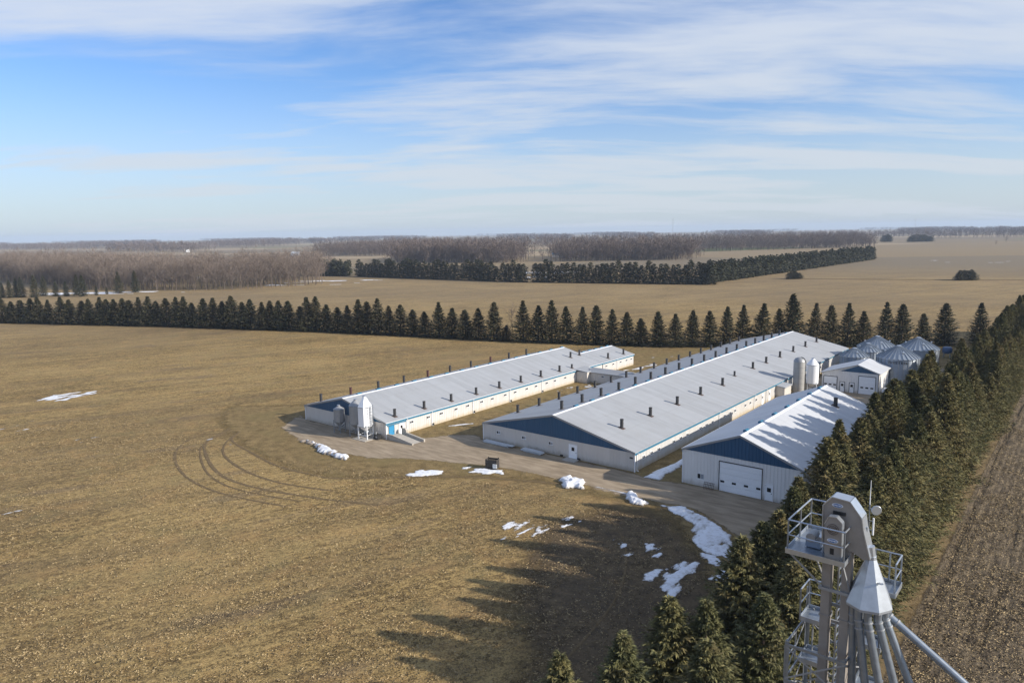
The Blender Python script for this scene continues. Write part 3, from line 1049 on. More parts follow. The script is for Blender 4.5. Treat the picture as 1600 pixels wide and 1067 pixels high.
# left barn
A_ = barn('livestock_barn', 'left barn with long cream side wall and two rows of chimney vents', -35.81, -9.63, 22.5, 68.15, 2.7, 2.77, 'wall_grey', 'wall', ridge_step=4.55, ridge_off=3.4)
ar = A_['root']
for k in range(8):
    A_['vent'](21.3, 3.1 + 7.0 * k, 1.3, 0.25)
A_['vent'](21.3, 57.0, 0.9, 0.22)
A_['vent'](16.7, 63.2, 1.3, 0.24)
A_['vent'](16.7, 67.0, 1.3, 0.24)
for k in range(10):
    A_['vent'](1.5, 2.5 + 7.0 * k, 1.45, 0.25, 'red_pvc' if k % 3 == 1 else 'brown_pvc')
for l in (5.8, 9.8, 13.1, 17.0, 20.2, 24.2, 27.4, 31.4, 34.6, 38.5, 41.7, 45.5, 48.6, 52.5):
    window_on(ar, 22.5, l, 1.75, 'r', 0.85, 0.46)
for l in (10.65, 21.7, 32.8, 43.65, 4.6):
    downspout(ar, 22.5, l, 2.7)
for l in (10.9, 21.95, 33.1, 43.9):
    floor_fan(ar, 22.5, l)
door_on(ar, 22.5, 1.15, 'r', 1.1, 2.05, 'door_blue', False, 'blue_trim')
door_on(ar, 22.5, 3.4, 'r', 0.95, 2.05, 'door')
m = MB()
m.box(22.54, 22.62, 0.2, 4.5, 2.12, 2.30)
m.build('door_header', 'blue_trim', ar)

# rear wing of the left barn
X_ = barn('barn_wing', 'short narrower wing at the far end of the left barn', -26.6, 58.9, 13.3, 14.6, 2.68, 1.63, 'wall_grey', 'wall', ridge_step=2.8, ridge_off=1.2, cat='barn')
xr = X_['root']
X_['vent'](12.1, 4.2, 1.3, 0.24)
X_['vent'](12.1, 11.6, 1.3, 0.24)
for l in (1.4, 4.6, 8.1, 11.0, 13.4):
    window_on(xr, 13.3, l, 1.72, 'r', 0.8, 0.46)
downspout(xr, 13.3, 6.4, 2.65)

# covered link between the left and middle barns
lk = farm_thing('link_corridor', 'low covered link joining the left barn to the middle barn', 'corridor', -13.3, 47.4)
m = MB()
ribbed(m, (2.9, 0), (0.02, 0), 0, lambda u: 2.5, (0, -1))
ribbed(m, (2.9, 1.3), (2.9, 0), 0, lambda u: 2.5, (1, 0))
m.build('porch_wall', 'wall_grey', lk)
m = MB()
m.prism([(-1.5, -0.25, 2.95), (3.1, -0.25, 2.53), (3.1, -0.25, 2.65), (-1.5, -0.25, 3.07)], (0, 4.6, 0))
m.build('porch_roof', 'roof', lk)
m = MB()
ribbed(m, (13.25, 1.3), (2.9, 1.3), 0, lambda u: 2.4, (0, -1))
ribbed(m, (0.02, 4.4), (13.25, 4.4), 0, lambda u: 2.4, (0, 1))
cw = m.build('corridor_wall', 'wall_grey', lk)
window_on(lk, 6.3, 1.3, 1.7, 'f', 0.8, 0.42)
for y0, y1 in ((1.0, 2.85), (4.7, 2.85)):
    m = MB()
    m.prism([(2.5, y0, 2.40), (2.5, y1, 3.15), (2.5, y1, 3.25), (2.5, y0, 2.50)], (10.7, 0, 0))
    m.build('corridor_roof', 'roof', lk)

# machine shed on the right
C_ = barn('machine_shed', 'tall white roofed shed with large overhead door and blue gable', 35.78, 0.23, 15.72, 37.1, 4.72, 3.05, 'wall_shed', 'wall_shed', 'roof_white', ridge_step=5.3, ridge_off=2.1, cat='shed')
cr = C_['root']
C_['vent'](11.6, 29.0, 1.35, 0.30, 'brown_pvc')
window_on(cr, 2.6, 0, 1.35, 'f', 0.95, 0.8)
overhead_door(cr, 5.2, 10.8, 0, 3.95, 5, (5.62, 7.2, 8.8, 10.4), 1.32)
door_on(cr, 11.75, 0, 'f', 0.9, 2.05)
m = MB()
m.box(0.1, 5.0, -0.062, -0.038, 0.0, 1.05)
m.build('wainscot', 'wall_shed', cr)
for l in (5, 11, 17, 23, 29, 34):
    window_on(cr, 15.72, l, 2.2, 'r', 1.0, 0.7)

# workshop with two overhead doors near the bins
sh = farm_thing('workshop', 'small workshop with two white overhead doors in front of the grain bins', 'workshop', 33.7, 70.6)
SW, SL = 11.0, 8.6
rx, rzz = 7.0, 5.95
ztop = lambda x: 3.75 + (rzz - 3.75) * x / rx if x < rx else rzz - (rzz - 4.55) * (x - rx) / (SW - rx)
m = MB()
ribbed(m, (SW, 0), (rx, 0), 0, lambda u: 4.55 + (rzz - 4.55) * u - 0.05, (0, -1))
ribbed(m, (rx, 0), (0, 0), 0, lambda u: rzz - (rzz - 3.75) * u - 0.05, (0, -1))
m.build('wall', 'wall_shed', sh)
ribbed(MB(), (SW, SL), (SW, 0), 0, lambda u: 4.5, (1, 0)).build('wall', 'wall_shed', sh)
ribbed(MB(), (0, 0), (0, SL), 0, lambda u: 3.7, (-1, 0)).build('wall', 'wall_shed', sh)
ribbed(MB(), (0, SL), (SW, SL), 0, lambda u: 3.9, (0, 1)).build('wall', 'wall_shed', sh)
m = MB()
m.prism([(3.6, -0.045, 4.36), (10.85, -0.045, 4.36), (rx, -0.045, 5.72)], (0, -0.03, 0))
m.build('gable_panel', 'blue', sh)
for x0, z0 in ((-0.4, 3.63), (SW + 0.45, 4.40)):
    m = MB()
    m.prism([(x0, -0.4, z0), (rx, -0.4, rzz), (rx, -0.4, rzz + 0.1), (x0, -0.4, z0 + 0.1)], (0, SL + 0.8, 0))
    m.build('roof', 'roof_white', sh)
overhead_door(sh, 0.4, 3.0, 0, 3.0, 4, (0.8, 1.7, 2.6), 1.3)
overhead_door(sh, 7.25, 10.4, 0, 3.65, 5, (7.9, 8.85, 9.8), 1.35)
door_on(sh, 4.1, 0, 'f', 0.85, 2.05, frame='black')
door_on(sh, 5.95, 0, 'f', 0.85, 2.05, frame='black')
m = MB()
m.box(SW - 0.06, SW + 0.05, -0.12, 0.0, 0, 4.4)
m.build('corner_trim', 'black', sh)

# ------------------------------------------------------------------ bins
BIN_PANEL = {}


def grain_bin(label, a, l, r, eave, rise, npan, lettering=False):
    g = farm_thing('grain_bin', label, 'grain bin', a, l, 'corrugated grain bins')
    prof = []
    k = int(eave / 0.11)
    for i in range(k + 1):
        z = eave * i / k
        prof.append((r + (0.018 if i % 2 else -0.018), z))
    MB().lathe(prof, 56, cap0=True, cap1=True).build('wall', 'bin_wall', g, True)
    # stiffener posts
    for i in range(28):
        an = 2 * math.pi * i / 28
        m = MB()
        x, y = (r + 0.045) * math.cos(an), (r + 0.045) * math.sin(an)
        m.bar((x, y, 0.05), (x, y, eave - 0.05), 0.07)
        m.build('stiffener', 'galv_dull', g)
    key = (r, rise, npan)
    if key not in BIN_PANEL:
        m = MB()
        da = math.pi / npan
        r0, r1 = 0.42, r + 0.14
        zt, z1 = rise, -0.06
        pts = lambda rr_, an, z: (rr_ * math.cos(an), rr_ * math.sin(an), z)
        m.poly([pts(r0, -da, zt), pts(r1, -da, z1), pts(r1, da, z1), pts(r0, da, zt)][::-1])
        wr = 0.085
        a0_, a1_ = -da, -da + wr / r1 * 1.6
        a2_ = -da + wr / r0 * 0.5
        lift = 0.16
        m.poly([pts(r0, -da, zt), pts(r1, a0_, z1), pts(r1, a0_, z1 + lift), pts(r0, -da, zt + lift)])
        m.poly([pts(r0, -da, zt + lift), pts(r1, a0_, z1 + lift), pts(r1, a1_, z1 + lift), pts(r0, a2_, zt + lift)])
        m.poly([pts(r0, a2_, zt + lift), pts(r1, a1_, z1 + lift), pts(r1, a1_, z1), pts(r0, a2_, zt)])
        m.poly([pts(r1, a0_, z1), pts(r1, a1_, z1), pts(r1, a1_, z1 + lift), pts(r1, a0_, z1 + lift)])
        BIN_PANEL[key] = m.mesh('roof_panel', MT['bin_roof'])
    for i in range(npan):
        link('roof_panel', BIN_PANEL[key], g, (0, 0, eave), 2 * math.pi * (i + 0.37) / npan)
    MB().lathe([(0.52, eave + rise - 0.05), (0.50, eave + rise + 0.14), (0.30, eave + rise + 0.22), (0.05, eave + rise + 0.24)], 20).build('cap', 'galv_bright', g, True)
    MB().lathe([(r + 0.02, eave - 0.16), (r + 0.15, eave - 0.10), (r + 0.15, eave - 0.05)], 56, cap0=False, cap1=False).build('eave_ring', 'galv_bright', g)
    # door and ladder on the side towards the yard
    m = MB()
    for dx in (-0.2, 0.2):
        m.bar((dx - 0.9, -r - 0.16, 0.3), (dx - 0.9, -r - 0.16, eave + 0.1), 0.045)
    for i in range(int(eave / 0.4)):
        m.bar((-1.1, -r - 0.16, 0.5 + i * 0.4), (-0.7, -r - 0.16, 0.5 + i * 0.4), 0.03)
    m.build('ladder', 'galv', g)
    m = MB()
    m.box(0.5, 1.2, -r - 0.14, -r * 0.96, 0.6, 2.0)
    m.build('bin_door', 'galv_dull', g)
    # roof vents and a roof hatch
    for an in (R(-60), R(120), R(30), R(210)):
        m = MB()
        q = 0.62 * r
        zq = eave + rise * (1 - (q - 0.42) / (r - 0.28)) + 0.02
        c = Vector((q * math.cos(an), q * math.sin(an), zq))
        m.tube(c, c + Vector((0, 0, 0.32)), 0.16, 10)
        m.tube(c + Vector((0, 0, 0.28)), c + Vector((0.22 * math.cos(an), 0.22 * math.sin(an), 0.36)), 0.17, 10)
        m.build('roof_hood', 'galv_bright', g, True)
    if lettering:
        cu = bpy.data.curves.new('lettering', 'FONT')
        cu.body = 'WESTEEL'
        cu.size = 0.85
        cu.align_x = 'CENTER'
        cu.extrude = 0.01
        cu.offset = 0.012
        tmp = bpy.data.objects.new('lettering_tmp', cu)
        col.objects.link(tmp)
        dg = bpy.context.evaluated_depsgraph_get()
        me = bpy.data.meshes.new_from_object(tmp.evaluated_get(dg))
        bpy.data.objects.remove(tmp)
        base = math.atan2(-87.8 - l, 77.65 - a)          # towards the yard corner
        for v in me.vertices:
            an = base + (v.co.x * 1.15) / r
            rr_ = r + 0.06 + v.co.z
            v.co = Vector((rr_ * math.cos(an), rr_ * math.sin(an), eave - 0.95 + v.co.y * 0.8))
        me.materials.clear()
        me.materials.append(MT['black'])
        link('lettering', me, g)
    return g


grain_bin('big corrugated grain bin with dark lettering beside the workshop', 45.5, 83.6, 4.2, 6.3, 2.25, 28, True)
grain_bin('small corrugated grain bin just behind the workshop roof', 36.0, 86.6, 3.05, 5.25, 1.55, 22)
grain_bin('second small corrugated grain bin, between the workshop bin and the large rear bin', 37.1, 94.2, 2.85, 5.45, 1.55, 22)
grain_bin('large rear corrugated grain bin nearest the long barn', 37.0, 103.6, 4.4, 5.1, 2.45, 28)
grain_bin('large rear corrugated grain bin nearest the windbreak', 46.2, 101.6, 4.35, 5.85, 2.3, 28)


def hopper_bin(label, a, l, r, z_tip, z_cyl, z_sh, z_top, n, mat, legs=4, rz=0.0, ladder=False, pad=False, smooth=False, group='feed bins'):
    g = farm_thing('feed_bin', label, 'feed bin', a, l, group)
    tw = rz
    MB().lathe([(r, z_cyl), (r, z_sh)], n, tw=tw, cap0=False, cap1=False).build('body', mat, g, smooth)
    m = MB()
    m.lathe([(0.16, z_tip), (r, z_cyl)], n, tw=tw, cap1=False)
    m.build('hopper', mat, g, smooth)
    m = MB()
    m.lathe([(r + 0.03, z_sh - 0.02), (r * 0.24, z_top - 0.22), (r * 0.24, z_top - 0.08)], n, tw=tw, cap0=False)
    m.build('roof', mat, g, smooth)
    MB().lathe([(r * 0.28, z_top - 0.08), (r * 0.30, z_top - 0.02), (0.05, z_top + 0.03)], 12).build('lid', 'galv_bright', g)
    MB().lathe([(r + 0.025, z_sh - 0.10), (r + 0.025, z_sh - 0.02)], n, tw=tw, cap0=False, cap1=False).build('band', 'galv', g)
    MB().lathe([(r + 0.025, z_cyl - 0.03), (r + 0.025, z_cyl + 0.05)], n, tw=tw, cap0=False, cap1=False).build('band', 'galv', g)
    for i in range(legs):
        an = 2 * math.pi * (i + 0.5) / legs + 0.25
        x, y = (r + 0.02) * math.cos(an), (r + 0.02) * math.sin(an)
        m = MB()
        m.bar((x, y, 0.0), (x, y, z_cyl + 0.35), 0.12)
        m.box(x - 0.14, x + 0.14, y - 0.14, y + 0.14, 0.0, 0.03)
        m.build('leg', mat, g)
        an2 = 2 * math.pi * (i + 1.5) / legs + 0.25
        x2, y2 = (r + 0.02) * math.cos(an2), (r + 0.02) * math.sin(an2)
        MB().bar((x, y, 0.75), (x2, y2, 0.75), 0.07).build('brace', mat, g)
    m = MB()
    m.tube((0, 0, z_tip + 0.1), (0, 0, z_tip - 0.35), 0.20, 10)
    m.tube((0, 0, z_tip - 0.3), (0.2, 1.2, z_tip + 0.1), 0.07, 8)
    m.build('auger_boot', 'galv', g)
    if ladder:
        m = MB()
        x = r + 0.16
        for dy in (-0.19, 0.19):
            m.bar((x, dy, 0.9), (x, dy, z_sh), 0.04)
            m.bar((x, dy, z_sh), (r * 0.35, dy, z_top + 0.05), 0.04)
        k = int((z_sh - 1.0) / 0.32)
        for i in range(k):
            m.bar((x, -0.19, 1.0 + i * 0.32), (x, 0.19, 1.0 + i * 0.32), 0.028)
        m.build('ladder', 'galv', g)
        m = MB()
        for z in np.arange(2.7, z_sh + 0.6, 0.55):
            pr = None
            for q in range(9):
                an = R(-90 + q * 22.5)
                c = (x + 0.1 + 0.5 * math.cos(an), 0.36 * math.sin(an), z)
                if pr:
                    m.bar(pr, c, 0.035)
                pr = c
        for q in (2, 4, 6):
            an = R(-90 + q * 22.5)
            m.bar((x + 0.1 + 0.5 * math.cos(an), 0.36 * math.sin(an), 2.7), (x + 0.1 + 0.5 * math.cos(an), 0.36 * math.sin(an), z_sh + 0.5), 0.03)
        m.build('ladder_cage', 'galv', g)
    if pad:
        m = MB()
        m.box(-r - 0.4, r + 0.4, -r - 0.4, r + 0.4, -0.05, 0.10)
        m.build('pad', 'concrete', g)
    return g


hopper_bin('tall white hopper feed bin on legs beside the left barn gable', -16.55, -11.3, 1.22, 1.3, 2.2, 5.55, 7.4, 6, 'bin_white', 4, 0.15, True, True)
hopper_bin('short grey hopper feed bin against the left barn gable', -23.6, -11.3, 0.95, 1.1, 1.9, 4.15, 4.85, 10, 'galv_dull', 4, 0.1)
hopper_bin('grey hopper feed bin half hidden behind the tall white one', -19.4, -10.95, 1.15, 1.2, 2.1, 5.3, 6.4, 12, 'galv_dull', 4, 0.1)
hopper_bin('slim white feed bin with pointed top beside the middle barn', 32.6, 67.6, 1.22, 0.9, 1.7, 5.7, 7.1, 20, 'bin_white', 4, 0.0, False, False, True, 'silos beside the middle barn')

gs = farm_thing('silo', 'grey round silo with domed top and curved filler pipe', 'silo', 30.95, 64.0, 'silos beside the middle barn')
MB().lathe([(1.14, 0), (1.14, 6.7)], 26, cap1=False).build('wall', 'silo_grey', gs, True)
MB().lathe([(1.17, 6.66), (1.1, 6.95), (0.85, 7.3), (0.45, 7.52), (0.12, 7.6)], 26).build('dome', 'galv_dull', gs, True)
for z in (1.1, 2.2, 3.3, 4.4, 5.5):
    MB().lathe([(1.16, z), (1.16, z + 0.06)], 26, cap0=False, cap1=False).build('band', 'galv_dull', gs)
m = MB()
pp = [(1.28, 0.1, 0.2), (1.28, 0.1, 6.4), (1.22, 0.1, 6.9), (1.0, 0.08, 7.3), (0.65, 0.05, 7.55), (0.25, 0, 7.6)]
for p, q in zip(pp, pp[1:]):
    m.tube(p, q, 0.075, 8)
m.build('filler_pipe', 'black', gs, True)

# tanks beside the workshop and bins
tk = farm_thing('storage_tank', 'white horizontal tank lying along the workshop side wall', 'tank', 45.75, 70.9)
m = MB()
n = 18
prof = [(0.05, 0.0), (0.40, 0.06), (0.58, 0.22), (0.62, 0.45), (0.62, 5.4), (0.58, 5.65), (0.40, 5.8), (0.05, 5.86)]
s0 = 0
for rr_, y in prof:
    for i in range(n):
        an = 2 * math.pi * i / n
        m.v.append((rr_ * math.cos(an), y, 0.85 + rr_ * math.sin(an)))
for k in range(len(prof) - 1):
    for i in range(n):
        j = (i + 1) % n
        m.f.append((k * n + i, k * n + j, (k + 1) * n + j, (k + 1) * n + i))
m.build('shell', 'bin_white', tk, True)
for y in (1.2, 4.6):
    m = MB()
    m.box(-0.5, 0.5, y, y + 0.2, 0.0, 0.45)
    m.build('cradle', 'concrete', tk)
m = MB()
m.tube((0, 2.9, 1.44), (0, 2.9, 1.66), 0.16, 12)
m.build('valve_dome', 'white_trim', tk)

bt = farm_thing('storage_tank', 'dull blue round fuel tank on a stand behind the bins', 'tank', 48.6, 127.5)
MB().lathe([(0.25, 1.0), (0.95, 1.15), (1.15, 1.5), (1.15, 2.4), (0.95, 2.75), (0.25, 2.9)], 18).build('shell', 'tank_blue', bt, True)
for sx_, sy_ in ((-1, -1), (1, -1), (1, 1), (-1, 1)):
    MB().bar((0.75 * sx_, 0.75 * sy_, 0), (0.7 * sx_, 0.7 * sy_, 1.5), 0.12).build('leg', 'galv_dull', bt)

# ------------------------------------------------------------------ concrete loading ramp, box, sheets, stones
rp = farm_thing('loading_ramp', 'concrete loading ramp with low side walls at the left barn doors', 'ramp', -13.1, -9.6)
m = MB()
m.prism([(0.0, 0.32, 0.02), (5.7, 0.32, 0.02), (1.5, 0.32, 0.55), (0.0, 0.32, 0.55)], (0, 2.1, 0))
m.build('ramp_floor', 'concrete', rp)
m = MB()
m.prism([(0.0, 0.0, 0.0), (6.0, 0.0, 0.0), (6.0, 0.0, 0.28), (1.2, 0.0, 0.92), (0.0, 0.0, 0.92)], (0, 0.3, 0))
m.build('side_wall', 'concrete', rp)
m = MB()
m.prism([(2.0, 2.44, 0.0), (6.2, 2.44, 0.0), (6.2, 2.44, 0.45), (2.0, 2.44, 0.95)], (0, 0.3, 0))
m.build('side_wall', 'concrete', rp)
m = MB()
m.prism([(0.7, 2.6, 0.0), (1.8, 2.6, 0.0), (1.8, 2.6, 1.25), (1.55, 2.6, 1.5), (0.7, 2.6, 1.5)], (0, 0.35, 0))
m.build('end_block', 'concrete', rp)
eq = farm_thing('pump_unit', 'small dark machine standing beside the loading ramp', 'machine', -14.6, -10.5)
MB().box(-0.55, 0.55, -0.4, 0.4, 0.18, 0.85).build('housing', 'black', eq)
MB().tube((-0.3, 0, 0.85), (-0.3, 0, 1.2), 0.12, 10).build('stack', 'galv_dull', eq)
for x in (-0.45, 0.45):
    MB().box(x - 0.06, x + 0.06, -0.45, 0.45, 0.0, 0.18).build('skid', 'black', eq)
MB().tube((0.25, -0.45, 0.5), (0.25, 0.45, 0.5), 0.2, 12).build('drum', 'galv_dull', eq)

bx_ = farm_thing('slatted_box', 'dark slatted wooden box standing by the gravel drive', 'box', 11.0, -10.7, rz=0.35)
for k in range(4):
    z = 0.12 + k * 0.34
    for y in (-0.62, 0.62):
        MB().box(-0.85, 0.85, y - 0.03, y + 0.03, z, z + 0.28).build('slat', 'dark_wood', bx_)
    for x in (-0.85, 0.85):
        MB().box(x - 0.03, x + 0.03, -0.58, 0.58, z + 0.01, z + 0.27).build('slat', 'dark_wood', bx_)
for x in (-0.78, 0.78):
    for y in (-0.55, 0.55):
        MB().box(x - 0.05, x + 0.05, y - 0.035, y + 0.035, 0.0, 1.55).build('post', 'dark_wood', bx_)
MB().box(-0.8, 0.8, -0.58, 0.58, 0.10, 1.0).build('bundle', 'black', bx_)
MB().box(0.35, 0.95, -0.80, -0.66, 0.3, 0.9).build('board', 'pale_sheet', bx_)


def sheet_stack(label, a, l, L, n, rz, wdt=0.9):
    g = farm_thing('sheet_stack', label, 'sheets', a, l, None, rz)
    for k in range(n):
        m = MB()
        x0 = random.uniform(-0.3, 0.3)
        m.box(x0, x0 + L * random.uniform(0.75, 1.0), -wdt / 2 + random.uniform(-0.12, 0.12), wdt / 2 + random.uniform(-0.12, 0.12), 0.03 + k * 0.08, 0.03 + k * 0.08 + 0.055)
        m.build('sheet', 'pale_sheet', g).rotation_euler = (0, 0, random.uniform(-0.03, 0.03))
    return g


sheet_stack('long pale sheets lying along the middle barn gable near its corner', 1.2, -0.95, 6.8, 4, -0.02)
sheet_stack('pale sheets piled below the gable windows of the middle barn', 9.2, -1.1, 4.6, 5, -0.03)
pt_ = farm_thing('equipment_frame', 'rusty dark metal frame leaning beside the shed window', 'frame', 39.2, -0.55)
for k in range(7):
    MB().bar((k * 0.22, -0.2, 0.0), (k * 0.22, 0.15, 0.95), 0.04).build('bar', 'rust', pt_)
for z in (0.3, 0.7, 0.95):
    MB().bar((-0.05, -0.2 + z * 0.36, z), (1.4, -0.2 + z * 0.36, z), 0.05).build('rail', 'rust', pt_)


def stone_mesh(seed):
    r_ = np.random.default_rng(seed)
    import bmesh
    bm = bmesh.new()
    bmesh.ops.create_icosphere(bm, subdivisions=2, radius=1.0)
    ph = r_.uniform(0, 6, 6)
    for v in bm.verts:
        c = v.co
        k = 1 + 0.22 * math.sin(2.1 * c.x + ph[0]) * math.cos(1.7 * c.y + ph[1]) + 0.15 * math.sin(3.3 * c.z + ph[2] + c.x)
        v.co = Vector((c.x * k, c.y * k * 0.85, c.z * k * 0.6))
    me = bpy.data.meshes.new('stone')
    bm.to_mesh(me)
    bm.free()
    me.materials.append(MT['rock'])
    return me


stones = [stone_mesh(k) for k in range(5)]
for k, (a, l, s_) in enumerate([(-23.6, -18.9, 0.45), (-22.3, -18.7, 0.55), (-21.2, -19.0, 0.4), (-19.6, -19.1, 0.5), (-18.3, -19.4, 0.6), (-17.1, -19.6, 0.55), (-16.2, -20.2, 0.65), (-15.2, -20.0, 0.5),
                                (-14.1, -20.4, 0.6), (-13.0, -20.3, 0.55), (-12.2, -20.8, 0.5), (-11.3, -20.6, 0.55), (-10.4, -21.0, 0.4), (-20.4, -18.5, 0.35), (-14.8, -21.0, 0.4)]):
    o = link('field_stone', stones[k % 5], None, fb(a, l, s_ * 0.2), random.uniform(0, 6))
    o.scale = (s_, s_, s_)
    tag(o, 'field stone in the snow dusted row along the drive edge', 'stone', 'row of stones at the drive edge')

# ------------------------------------------------------------------ snow
snow('bright snow caught on the row of stones', [(-23.6, -18.2), (-21.6, -17.9), (-10.3, -19.9), (-9.4, -21.2), (-15.5, -21.2)], 0.42, 0.42, 0.12, 3, 1.0)
snow('long white snow streak alone in the left field', [(-97.0, -34.6), (-101, -29.5), (-97.8, -22.0), (-94.6, -23.2), (-92.6, -30.5)], 0.05, 0.75, 0.16, 9, 1.1, thr=0.30)
snow('flat snow patch between stones and slatted box', [(2.6, -20.8), (3.2, -17.5), (6.0, -15.4), (7.2, -16.8), (5.4, -19.8)], 0.10, 0.5, 0.12, 4, 1.0)
snow('snow patch in front of the slatted box', [(9.6, -13.9), (8.8, -12.3), (12.6, -10.6), (13.9, -11.8), (11.6, -13.4)], 0.10, 0.45, 0.12, 5, 1.0)
snow('small snow scrap left of the slatted box', [(7.4, -14.0), (7.0, -13.0), (8.0, -12.4), (8.4, -13.4)], 0.12, 0.3, 0.12, 6, 0.9)
snow('bright snow heap on the drive edge below the middle barn door', [(22.0, -9.6), (22.4, -7.4), (25.3, -8.0), (26.3, -10.3), (24.4, -11.4)], 0.55, 0.38, 0.11, 7, 0.9)
snow('snow heap on the drive edge below the shed corner', [(31.9, -9.0), (32.1, -7.2), (35.9, -9.8), (36.1, -11.2), (34.0, -10.9)], 0.50, 0.36, 0.11, 8, 0.9)
snow('thin snow line along the drive edge', [(27.2, -8.6), (27.2, -8.2), (32.0, -8.0), (32.2, -8.4)], 0.05, 0.15, 0.12, 18, 1.2)
snow('wide snow bank curving along the shaded drive edge', [(37.2, -9.2), (40.1, -7.9), (43.6, -9.4), (46.0, -11.4), (49.2, -14.7), (50.2, -18.6), (47.6, -18.6), (44.6, -16.6), (43.4, -12.4), (40.2, -10.9)], 0.13, 0.42, 0.10, 10, 1.2, thr=0.03)
snow('snow patch lying in the field beside the windbreak shade', [(48.1, -29.2), (46.6, -28.2), (45.5, -24.6), (46.2, -21.8), (48.2, -21.0), (49.2, -25.0), (49.6, -29.8)], 0.05, 0.6, 0.08, 11, 0.9, thr=0.22)
snow('thin snow streaks in the shaded field, outer', [(37.6, -21.8), (39.0, -22.6), (41.4, -25.4), (42.8, -25.8), (40.8, -22.6), (38.4, -20.6)], 0.04, 0.6, 0.08, 12, 0.6, thr=0.34)
snow('thin snow streaks in the shaded field, inner', [(41.0, -20.4), (42.4, -19.5), (44.6, -22.4), (44.2, -24.6)], 0.04, 0.6, 0.08, 13, 0.6, thr=0.34)
snow('slim snow strip beside the shaded field patch', [(45.0, -28.4), (44.8, -25.2), (45.7, -24.8), (46.0, -28.0)], 0.04, 0.30, 0.09, 14, 0.8)
snow('broken snow below the wide bank', [(46.8, -18.9), (48.9, -18.7), (50.4, -20.0), (49.4, -20.8), (47.8, -20.2)], 0.06, 0.35, 0.10, 15, 0.7)
snow('snow scraps at the foot of the nearest spruces', [(50.2, -24.0), (50.4, -20.6), (51.9, -21.4), (52.2, -23.4)], 0.05, 0.4, 0.10, 16, 0.7)
snow('faint snow traces scattered in the open field', [(27.0, -30.5), (24.5, -24.5), (30.5, -18.5), (33.5, -19.5), (30.5, -27.0)], 0.03, 0.6, 0.10, 17, 0.7, thr=0.72)
snow('snow patch behind the wing of the left barn', [(-18.2, 84), (-15.6, 91.9), (-9.4, 91), (-6.8, 82.2), (-13.7, 77.6)], 0.05, 0.7, 0.2, 19, 1.5, thr=0.9)
snow('snow strip running past the wing corner', [(-11.4, 63.5), (-11.9, 73.6), (-7.2, 82.6), (-5.0, 81.2), (-8.7, 69)], 0.06, 0.6, 0.16, 20, 1.4, thr=0.5)
snow('snow strip in the gap between left and middle barns', [(-13.0, 33.5), (-11.9, 40.5), (-10.6, 44.9), (-8.9, 47.3), (-7.5, 45.0), (-10.4, 38)], 0.06, 0.6, 0.12, 21, 1.0, thr=0.5)
snow('short snow streak in the grass near the loading ramp', [(-10.4, 2.0), (-10.8, 2.6), (-8.3, 6.6), (-7.7, 6.2)], 0.06, 0.2, 0.12, 22, 1.2)
snow('roof slid snow ridge along the shaded side of the middle barn', [(30.6, -1.4), (30.8, 2), (32.6, 24), (33.4, 24), (32.6, 2.4), (33.0, -1.2)], 0.28, 0.22, 0.16, 23, 1.6)
for k, (p, lab) in enumerate((
        ([(-82, -48), (-78, -40), (-70, -44), (-74, -52)], 'faint snow streaks far out in the left field, lower'),
        ([(-58, -41), (-55, -37), (-50, -40), (-54, -44)], 'faint snow dashes left of the wheel ruts'),
        ([(-36, -34), (-39, -27), (-36, -26), (-32, -33)], 'snow lying in the outer wheel rut'),
        ([(-29, -30), (-33, -27), (-30, -26.4), (-26, -29)], 'snow lying in the inner wheel rut'),
        ([(-66, -14), (-63, -9), (-60, -11), (-63, -16)], 'thin snow trace left of the left barn'),
        ([(-30, -62), (-27, -58), (-20, -63), (-24, -66)], 'snow dashes in the lower left field'),
        ([(-98, 4), (-96, 10), (-90, 8), (-92, 2)], 'small snow trace high in the left field'))):
    snow(lab, p, 0.03, 0.6, 0.13, 30 + k, 1.0, thr=0.92 if k not in (2, 3) else 0.75)


def far_snow(label, x0, x1, y0, y1, seed, thr=0.5):
    X, Y, F = grid(x0, x1, y0, y1, 2.0)
    n = fbm(X / 22, Y / 9, seed, 4)
    ed = np.minimum.reduce([X - x0, x1 - X, (Y - y0) * 1.5, (y1 - Y) * 1.5]) / 10
    e = np.minimum(n - thr, ed * 0.2)
    keep = (e[F] > 0).sum(axis=1) >= 3
    V, F, _ = compact(np.stack([X, Y, 0.06 + 0 * X], -1), F[keep])
    tag(link('snow_patch', np_mesh('snow_patch', V, F, 'far_snow')), label, 'snow', None, 'stuff')


far_snow('snow strip along the foot of the left woodland', -320, -205, 452, 474, 41, 0.50)
far_snow('snow at the right end of the left woodland', -175, -95, 505, 560, 42, 0.60)
far_snow('snow behind the gap in the far evergreen row', 10, 60, 540, 640, 43, 0.60)
far_snow('snow flecks far out in the right field', 340, 470, 640, 720, 44, 0.70)


# ------------------------------------------------------------------ grain leg with its tower
tw = farm_thing('grain_elevator', 'galvanised grain elevator leg with railed platform, cone distributor and spouts', 'grain elevator', 71.0, -63.5)
TA, TL = 71.0, -63.5


def T(a, l, z):
    return Vector((a - TA, l - TL, z))


ZP = 23.47                                   # platform floor
